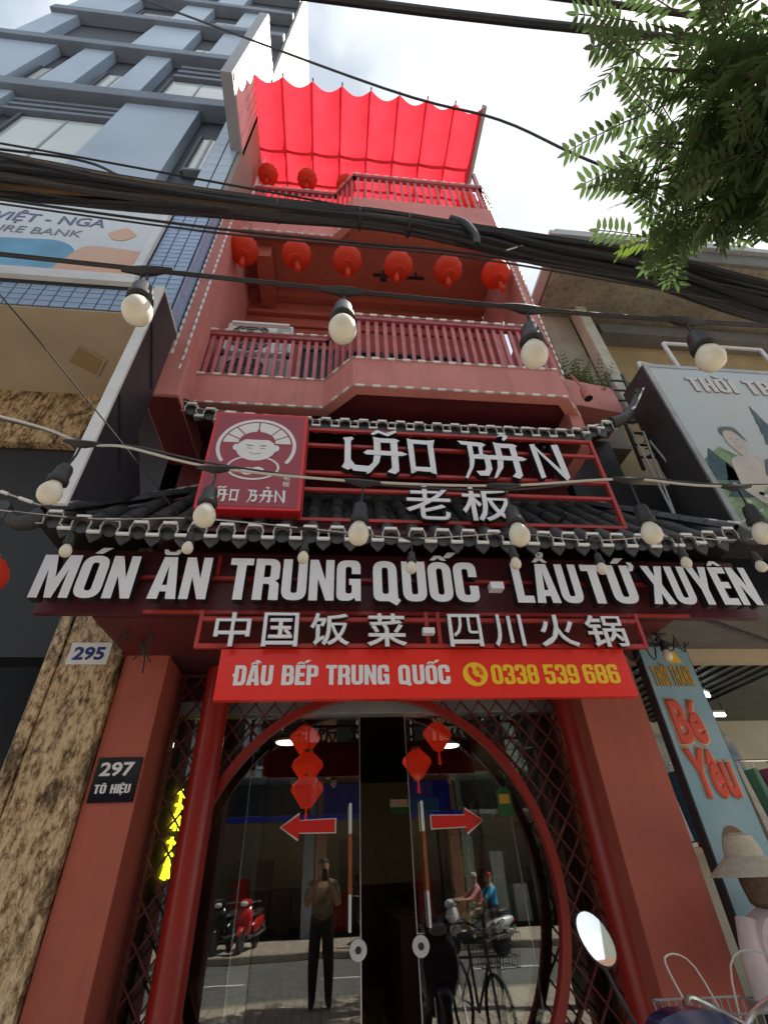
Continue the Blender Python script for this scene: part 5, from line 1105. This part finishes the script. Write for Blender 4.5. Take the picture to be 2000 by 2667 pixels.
# ================================================================== SCOOTERS
def scooter(name, loc, rz, label, group, paint, mirrors=True, seatcol=RUBBER):
    o = root(name, loc, label, 'scooter', group); 
    def b(mb, nm, m, par=o, sm=True):
        ob = bpy.data.objects.new(nm, mb.mesh(nm, m, sm)); COL.objects.link(ob); ob.parent = par; return ob
    for y in (-.62, .60):
        w = b(MB().lathe([(.13, -.045), (.215, -.045), (.245, -.03), (.252, 0), (.245, .03), (.215, .045), (.13, .045)], (0, y, .252), 26, axis='x'), 'wheel', RUBBER)
        b(MB().lathe([(.03, -.03), (.135, -.028), (.14, 0), (.135, .028), (.03, .03)], (0, y, .252), 18, axis='x'), 'rim', GREYM, w)
    b(MB().tube([(-.07, -.62, .25), (-.07, -.52, .62)], .02).tube([(.07, -.62, .25), (.07, -.52, .62)], .02), 'fork', METAL)
    b(MB().loft([((0, -.86, .36), .03, .02), ((0, -.78, .46), .07, .04), ((0, -.62, .53), .08, .05), ((0, -.48, .50), .06, .04)]), 'front_fender', paint)
    b(MB().loft([((0, -.68, .66), .05, .06), ((0, -.62, .68), .19, .22), ((0, -.52, .68), .23, .30), ((0, -.42, .62), .20, .32), ((0, -.36, .55), .15, .26)]), 'leg_shield', paint)
    b(MB().loft([((0, -.40, .30), .12, .03), ((0, -.3, .29), .15, .05), ((0, .05, .29), .15, .05), ((0, .15, .33), .13, .08)]), 'footboard', DARKM)
    b(MB().loft([((0, .0, .45), .12, .10), ((0, .12, .50), .17, .18), ((0, .45, .54), .19, .17), ((0, .8, .60), .14, .12), ((0, .95, .66), .06, .05)]), 'rear_body', paint)
    b(MB().loft([((0, -.08, .72), .05, .03), ((0, .0, .73), .13, .055), ((0, .3, .74), .15, .06), ((0, .7, .79), .13, .06), ((0, .84, .81), .05, .03)]), 'seat', seatcol)
    b(MB().loft([((0, -.66, .99), .05, .04), ((0, -.60, 1.0), .15, .085), ((0, -.50, 1.0), .17, .09), ((0, -.42, .98), .10, .05)]), 'handlebar_cowl', paint)
    b(MB().loft([((0, -.672, .985), .04, .03), ((0, -.65, .985), .09, .055), ((0, -.63, .985), .10, .06)]), 'headlamp', WHITEM)
    for s in (-1, 1):
        b(MB().tube([(s*.14, -.50, 1.0), (s*.26, -.47, 1.02), (s*.34, -.40, 1.02)], .014), 'handlebar', METAL); b(MB().tube([(s*.26, -.47, 1.02), (s*.37, -.385, 1.02)], .02), 'grip', RUBBER)
        b(MB().tube([(s*.22, -.50, 1.03), (s*.30, -.50, 1.02), (s*.36, -.45, 1.01)], .006), 'brake_lever', METAL)
        if mirrors is True or (mirrors == 'left' and s > 0):
            hz = 1.29 if mirrors == 'left' else 1.245
            b(MB().tube([(s*.20, -.49, 1.03), (s*.25, -.50, 1.14), (s*.30, -.48, hz-.04)], .006), 'mirror_stalk', RUBBER)
            mw, mh = (.055, .085) if mirrors == 'left' else (.08, .058)
            mm = b(MB().loft([((0, -.03, 0), mw*.45, mh*.5), ((0, -.015, 0), mw*.93, mh*.95), ((0, 0, 0), mw, mh)], 24, e=2.1), 'mirror', RUBBER)
            mm.location = (s*.30, -.465, hz); mm.rotation_euler = (.42, .30, 0) if mirrors == 'left' else (.1, 0, 0)
            b(MB().loft([((0, .001, 0), mw*.93, mh*.94), ((0, .003, 0), mw*.93, mh*.94)], 24, e=2.1), 'mirror_glass', mat('mirror_silver', (.92, .93, .94), .02, 1), mm)
    b(MB().loft([((0, .93, .62), .06, .035), ((0, .97, .63), .07, .04), ((0, .985, .63), .05, .03)]), 'tail_lamp', BANNER)
    b(MB().box(-.09, .09, .99, .995, .44, .54), 'number_plate', WHITEM, sm=False)
    b(MB().tube([(-.10, .05, .3), (-.13, .4, .33), (-.15, .85, .40)], [.02, .04, .05], 10), 'exhaust', METAL)
    b(MB().tube([(.0, .1, .28), (-.12, .16, .0)], .012), 'side_stand', DARKM)
    o.rotation_euler = (0, 0, rz); return o
BLUEP = mat('deep_blue_paint', (.012, .02, .30), .18); BLKP = mat('black_gloss_paint', (.014, .014, .016), .18); REDP = mat('red_scooter_paint', (.42, .02, .02), .2); WHTP = mat('white_scooter_paint', (.62, .62, .6), .2)

# ================================================================== OPPOSITE SIDE OF THE STREET (seen in the glass)
PAL = [((.50, .40, .22), 'ochre'), ((.55, .53, .46), 'cream'), ((.30, .36, .40), 'grey blue'), ((.48, .26, .16), 'terracotta'), ((.36, .44, .34), 'pale green'), ((.6, .58, .55), 'white')]
for i in range(6):
    x0 = -15+i*4.9; x1 = x0+4.85; h = (9.5, 12.4, 8.2, 11.0, 13.2, 9.0)[i]; c, nm = PAL[i]
    H_ = root('opposite_shophouse', ((x0+x1)/2, -14.3, 0), '%s painted shophouse across the road with a dark open shopfront' % nm, 'building', 'shophouses across the road'); m = mat('opp_'+nm.replace(' ', '_'), c, .75, var=.2, scale=1)
    MB().box(x0, x1, -22, -14.3, 3.3, h).build('upper_wall', m, H_); MB().box(x0, x0+.35, -14.6, -14.2, 0, 3.3).build('pillar', m, H_); MB().box(x1-.35, x1, -14.6, -14.2, 0, 3.3).build('pillar', m, H_)
    MB().box(x0, x1, -22, -18, 0, 3.3).build('shop_back_wall', ROOMB, H_); MB().box(x0, x1, -14.35, -13.6, 3.0, 3.12).build('awning', random.choice([GREYM, REDP, WHITEM, BLUEP]), H_)
    MB().box(x0+.2, x1-.2, -14.28, -14.15, 3.2, 4.1).build('sign_board', random.choice([BANNER, BLUEP, YELLOWP, BLKPANEL, WHITEM]), H_)
    for fl_ in range(int((h-4.4)/2.9)+1):
        z = 4.7+fl_*2.9
        if z+1.6 > h: break
        for k in range(2):
            xa = x0+.6+k*2.1; w = MB().box(xa, xa+1.5, -14.29, -14.27, z, z+1.6).build('window', BLACK, H_); MB().box(xa-.05, xa+1.55, -14.28, -14.1, z-.1, z-.02).build('sill', m, w); MB().box(xa+.72, xa+.78, -14.268, -14.25, z, z+1.6).build('mullion', WHITEM, w)
    MB().box(x0+.05, x1-.05, -14.29, -13.5, 4.25, 4.4).build('balcony', m, H_)
    for k in range(5): MB().box(x0+.6+k*.75, x0+1.1+k*.75, -16.5, -15.9, .0, 1.0+.5*((k*7+i) % 3)).build('display_stand', random.choice([WOODD, WHITEM, REDP, GREYM]), H_)
for i, (x, p) in enumerate(((-3.3, BLKP), (-2.6, BLKP), (-1.95, REDP), (1.2, BLKP))):
    scooter('motor_scooter', (x, -11.9, -.004), math.pi+.2, '%s scooter parked across the road, %s in the reflected row' % ('red' if p is REDP else 'black', ORD[i]), 'scooters parked across the road', p)

# ================================================================== PEOPLE
def person(name, loc, rz, joints, bones, label, mats, pick, group=None):
    """one skinned body: joints {name: (x, y, z, radius)}; pick(bone name) -> material index"""
    me = bpy.data.meshes.new(name); ks = list(joints); me.from_pydata([joints[k][:3] for k in ks], [(ks.index(a), ks.index(b)) for a, b in bones], [])
    ob = bpy.data.objects.new('body_rig', me); COL.objects.link(ob); ob.modifiers.new('skin', 'SKIN')
    for i, k in enumerate(ks):
        v = me.skin_vertices[0].data[i]; r = joints[k][3]; v.radius = r if isinstance(r, tuple) else (r, r); v.use_root = (k == 'pelvis')
    ob.modifiers.new('subdivision', 'SUBSURF').levels = 2
    bpy.context.view_layer.update(); dg = bpy.context.evaluated_depsgraph_get(); m2 = bpy.data.meshes.new_from_object(ob.evaluated_get(dg)); bpy.data.objects.remove(ob)
    for m in mats: m2.materials.append(m)
    segs = [(Vector(joints[a][:3]), Vector(joints[b][:3]), pick(a, b)) for a, b in bones]
    for p in m2.polygons:
        c = p.center; best = 9; bi = 0
        for a, b, mi in segs:
            d = b-a; t = max(0, min(1, (c-a).dot(d)/max(d.dot(d), 1e-9))); e = (a+d*t-c).length
            if e < best: best = e; bi = mi
        p.material_index = bi
    m2.shade_smooth(); m2.name = name
    o = bpy.data.objects.new(name, m2); COL.objects.link(o); o.location = loc; o.rotation_euler = (0, 0, rz); tag(o, label, 'person', group); return o
BONES = [('pelvis', 'waist'), ('waist', 'chest'), ('chest', 'neck'), ('neck', 'jaw'), ('jaw', 'skull'), ('skull', 'crown')]
for s in 'lr':
    BONES += [('chest', s+'shoulder'), (s+'shoulder', s+'elbow'), (s+'elbow', s+'wrist'), (s+'wrist', s+'palm'), ('pelvis', s+'hip'), (s+'hip', s+'knee'), (s+'knee', s+'ankle'), (s+'ankle', s+'toe')]
    for k in range(5): BONES += [(s+'palm', s+'f%da' % k), (s+'f%da' % k, s+'f%db' % k)]
def hand(J, s, w, d, side, curl):
    """palm and five fingers from the wrist along d"""
    w = Vector(w); d = Vector(d).normalized(); side = Vector(side).normalized(); n_ = d.cross(side)
    J[s+'palm'] = (*(w+d*.07), (.034, .016))
    for k, (o, l) in enumerate(((-.045, .055), (-.025, .072), (-.006, .08), (.013, .074), (.03, .058))):
        a = w+d*(.05 if k == 0 else .10)+side*o*(1.3 if k == 0 else 1); b = a+(d*l*.75 if k else d*l*.6+side*-.02)+n_*curl*l*.6
        J[s+'f%da' % k] = (*a, .0095); J[s+'f%db' % k] = (*b, .0075)
def figure(lh, rh, **kw):
    J = dict(pelvis=(0, 0, .95, (.18, .13)), waist=(0, 0, 1.10, (.17, .12)), chest=(0, .0, 1.32, (.20, .14)), neck=(0, .01, 1.47, .055), jaw=(0, .025, 1.55, (.075, .085)), skull=(0, .015, 1.66, (.105, .12)), crown=(0, .0, 1.74, .085),
             lhip=(-.09, 0, .90, .12), lknee=(-.11, .02, .50, .085), lankle=(-.12, -.02, .08, .055), ltoe=(-.13, .16, .04, .035), rhip=(.09, 0, .90, .12), rknee=(.11, .02, .50, .085), rankle=(.12, -.02, .08, .055), rtoe=(.13, .16, .04, .035),
             lshoulder=(-.19, 0, 1.38, .085), rshoulder=(.19, 0, 1.38, .085))
    J.update(kw); 
    for s, (el, wr, d, sd, cu) in (('l', lh), ('r', rh)):
        J[s+'elbow'] = (*el, .058); J[s+'wrist'] = (*wr, .028); hand(J, s, wr, d, sd, cu)
    return J
def dress(a, b):
    if a in ('neck', 'jaw', 'skull') or b == 'neck': return 3 if b == 'crown' else 0
    if 'wrist' in a or 'palm' in a or a[1:2] == 'f' or 'wrist' in b: return 0
    if 'hip' in b or 'hip' in a or 'knee' in a or 'ankle' in a: return 2
    return 1
J = figure(((-.25, .10, 1.13), (-.09, .26, 1.43), (.45, .15, .8), (-.3, 0, .9), .5), ((.25, .10, 1.13), (.09, .26, 1.43), (-.45, .15, .8), (-.3, 0, -.9), .5))
person('person', (-.02, -4.42, -.004), 0, J, BONES, 'person in a khaki shirt and dark trousers photographing the shop with raised hands', [SKIN, SHIRTG, JEANS, HAIR], dress)
tag(MB().box(-.038, .038, -4.075, -4.065, 1.43, 1.585).build('mobile_phone', BLACK, None, bev=.004), 'black mobile phone held up by the photographing person', 'phone')
rider = scooter('motor_scooter', (3.6, -9.6, -.15), -math.pi/2-.05, 'white scooter ridden along the road, reflected in the door glass', 'scooter on the road', WHTP)
def sit(dz, dy, leg): return dict(pelvis=(0, dy, .84+dz, (.15, .12)), waist=(0, dy-.02, 1.0+dz, (.13, .10)), chest=(0, dy-.05, 1.2+dz, (.15, .11)), neck=(0, dy-.06, 1.35+dz, .05), jaw=(0, dy-.09, 1.41+dz, (.055, .07)), skull=(0, dy-.08, 1.51+dz, (.085, .1)), crown=(0, dy-.07, 1.6+dz, .07),
    lhip=(-.1, dy-.02, .82+dz, .09), rhip=(.1, dy-.02, .82+dz, .09), lknee=(-.17, dy-.40, .74+dz, .06), rknee=(.17, dy-.40, .74+dz, .06), lankle=(-.14, dy-.30, .38, .04), rankle=(.14, dy-.30, .38, .04), ltoe=(-.14, dy-.45, .35, .035), rtoe=(.14, dy-.45, .35, .035), lshoulder=(-.18, dy-.05, 1.27+dz, .055), rshoulder=(.18, dy-.05, 1.27+dz, .055))
J = figure(((-.30, -.10, 1.05), (-.33, -.36, 1.05), (0, -1, .1), (1, 0, 0), .6), ((.30, -.10, 1.05), (.33, -.36, 1.05), (0, -1, .1), (-1, 0, 0), .6), **sit(0, .2, 0))
person('person', (3.6, -9.6, -.15), -math.pi/2-.05, J, BONES, 'scooter rider in a pink shirt and white helmet, reflected in the glass', [SKIN, mat('pink_shirt', (.55, .22, .2), .8), mat('tan_trousers', (.5, .38, .26), .8), WHTP], dress)
J = figure(((-.27, .30, 1.05), (-.2, .18, .95), (0, -1, .1), (1, 0, 0), .6), ((.27, .30, 1.05), (.2, .18, .95), (0, -1, .1), (-1, 0, 0), .6), **sit(-.02, .55, 0))
person('person', (3.6, -9.6, -.15), -math.pi/2-.05, J, BONES, 'scooter passenger in a blue jacket and red helmet, reflected in the glass', [SKIN, mat('sky_blue_jacket', (.04, .32, .6), .7), JEANS, REDP], dress)

# ================================================================== PARKED BIKES AT THE PHOTO EDGE
scooter('motor_scooter', (1.267, -2.265, -.004), math.pi, 'dark blue scooter parked before the right column, mirror catching the sky', 'bikes parked at the shop front', mat('midnight_blue_paint', (.012, .016, .07), .2), 'left')
bk = root('city_bicycle', (1.66, -1.74, -.004), 'grey city bicycle with chrome handlebar and wire basket at the bottom edge', 'bicycle'); bk.rotation_euler = (0, 0, math.pi-.12)
def bb(mb, nm, m, sm=True): ob = bpy.data.objects.new(nm, mb.mesh(nm, m, sm)); COL.objects.link(ob); ob.parent = bk; return ob
for y in (-.52, .52):
    bb(MB().tube([(0, y+.31*math.cos(a), .33+.31*math.sin(a)) for a in [2*math.pi*k/30 for k in range(31)]], .018, 8), 'tyre', RUBBER)
    sp = MB()
    for k in range(14): sp.bar((0, y, .33), (0, y+.3*math.cos(k*math.pi/7), .33+.3*math.sin(k*math.pi/7)), .004)
    bb(sp, 'spokes', METAL)
fr = MB().tube([(0, -.52, .33), (0, -.40, .80), (0, -.38, .94)], .016); fr.tube([(0, -.41, .72), (0, .02, .30), (0, .16, .82)], .016); fr.tube([(0, .02, .30), (0, .52, .33), (0, .12, .68)], .011); bb(fr, 'frame', GREYM)
bb(MB().loft([((0, .02, .86), .03, .02), ((0, .12, .87), .06, .03), ((0, .24, .88), .10, .04), ((0, .30, .88), .06, .03)]), 'saddle', RUBBER)
hb = MB()
for s in (-1, 1): hb.tube(spline([(0, -.38, .96), (s*.08, -.40, 1.0), (s*.20, -.36, 1.05), (s*.28, -.22, 1.04), (s*.29, -.10, 1.02)], 5), .012, 8)
bb(hb, 'handlebar', METAL)
for s in (-1, 1): bb(MB().tube([(s*.288, -.17, 1.03), (s*.29, -.05, 1.01)], .017), 'grip', RUBBER); bb(MB().tube(spline([(s*.25, -.30, 1.05), (s*.24, -.18, .99), (s*.25, -.10, .97)], 4), .006, 6), 'brake_lever', METAL); bb(MB().tube(spline([(s*.25, -.30, 1.05), (s*.22, -.45, 1.16), (s*.08, -.50, 1.12), (0, -.44, .8)], 5), .004, 6), 'brake_cable', WIREW)
ba = MB()
for k in range(13):
    x = -.18+.03*k; ba.bar((x, -.72, .72), (x*1.15, -.76, .98), .005); ba.bar((x, -.44, .72), (x*1.15, -.42, .98), .005)
for z in (.72, .80, .88, .98):
    e = 1+(z-.72)*.55; ba.tube([(-.18*e, -.72-.04*(e-1)*7, z), (.18*e, -.72-.04*(e-1)*7, z), (.18*e, -.44, z), (-.18*e, -.44, z), (-.18*e, -.72-.04*(e-1)*7, z)], .005, 5)
bb(ba, 'wire_basket', GREYM)
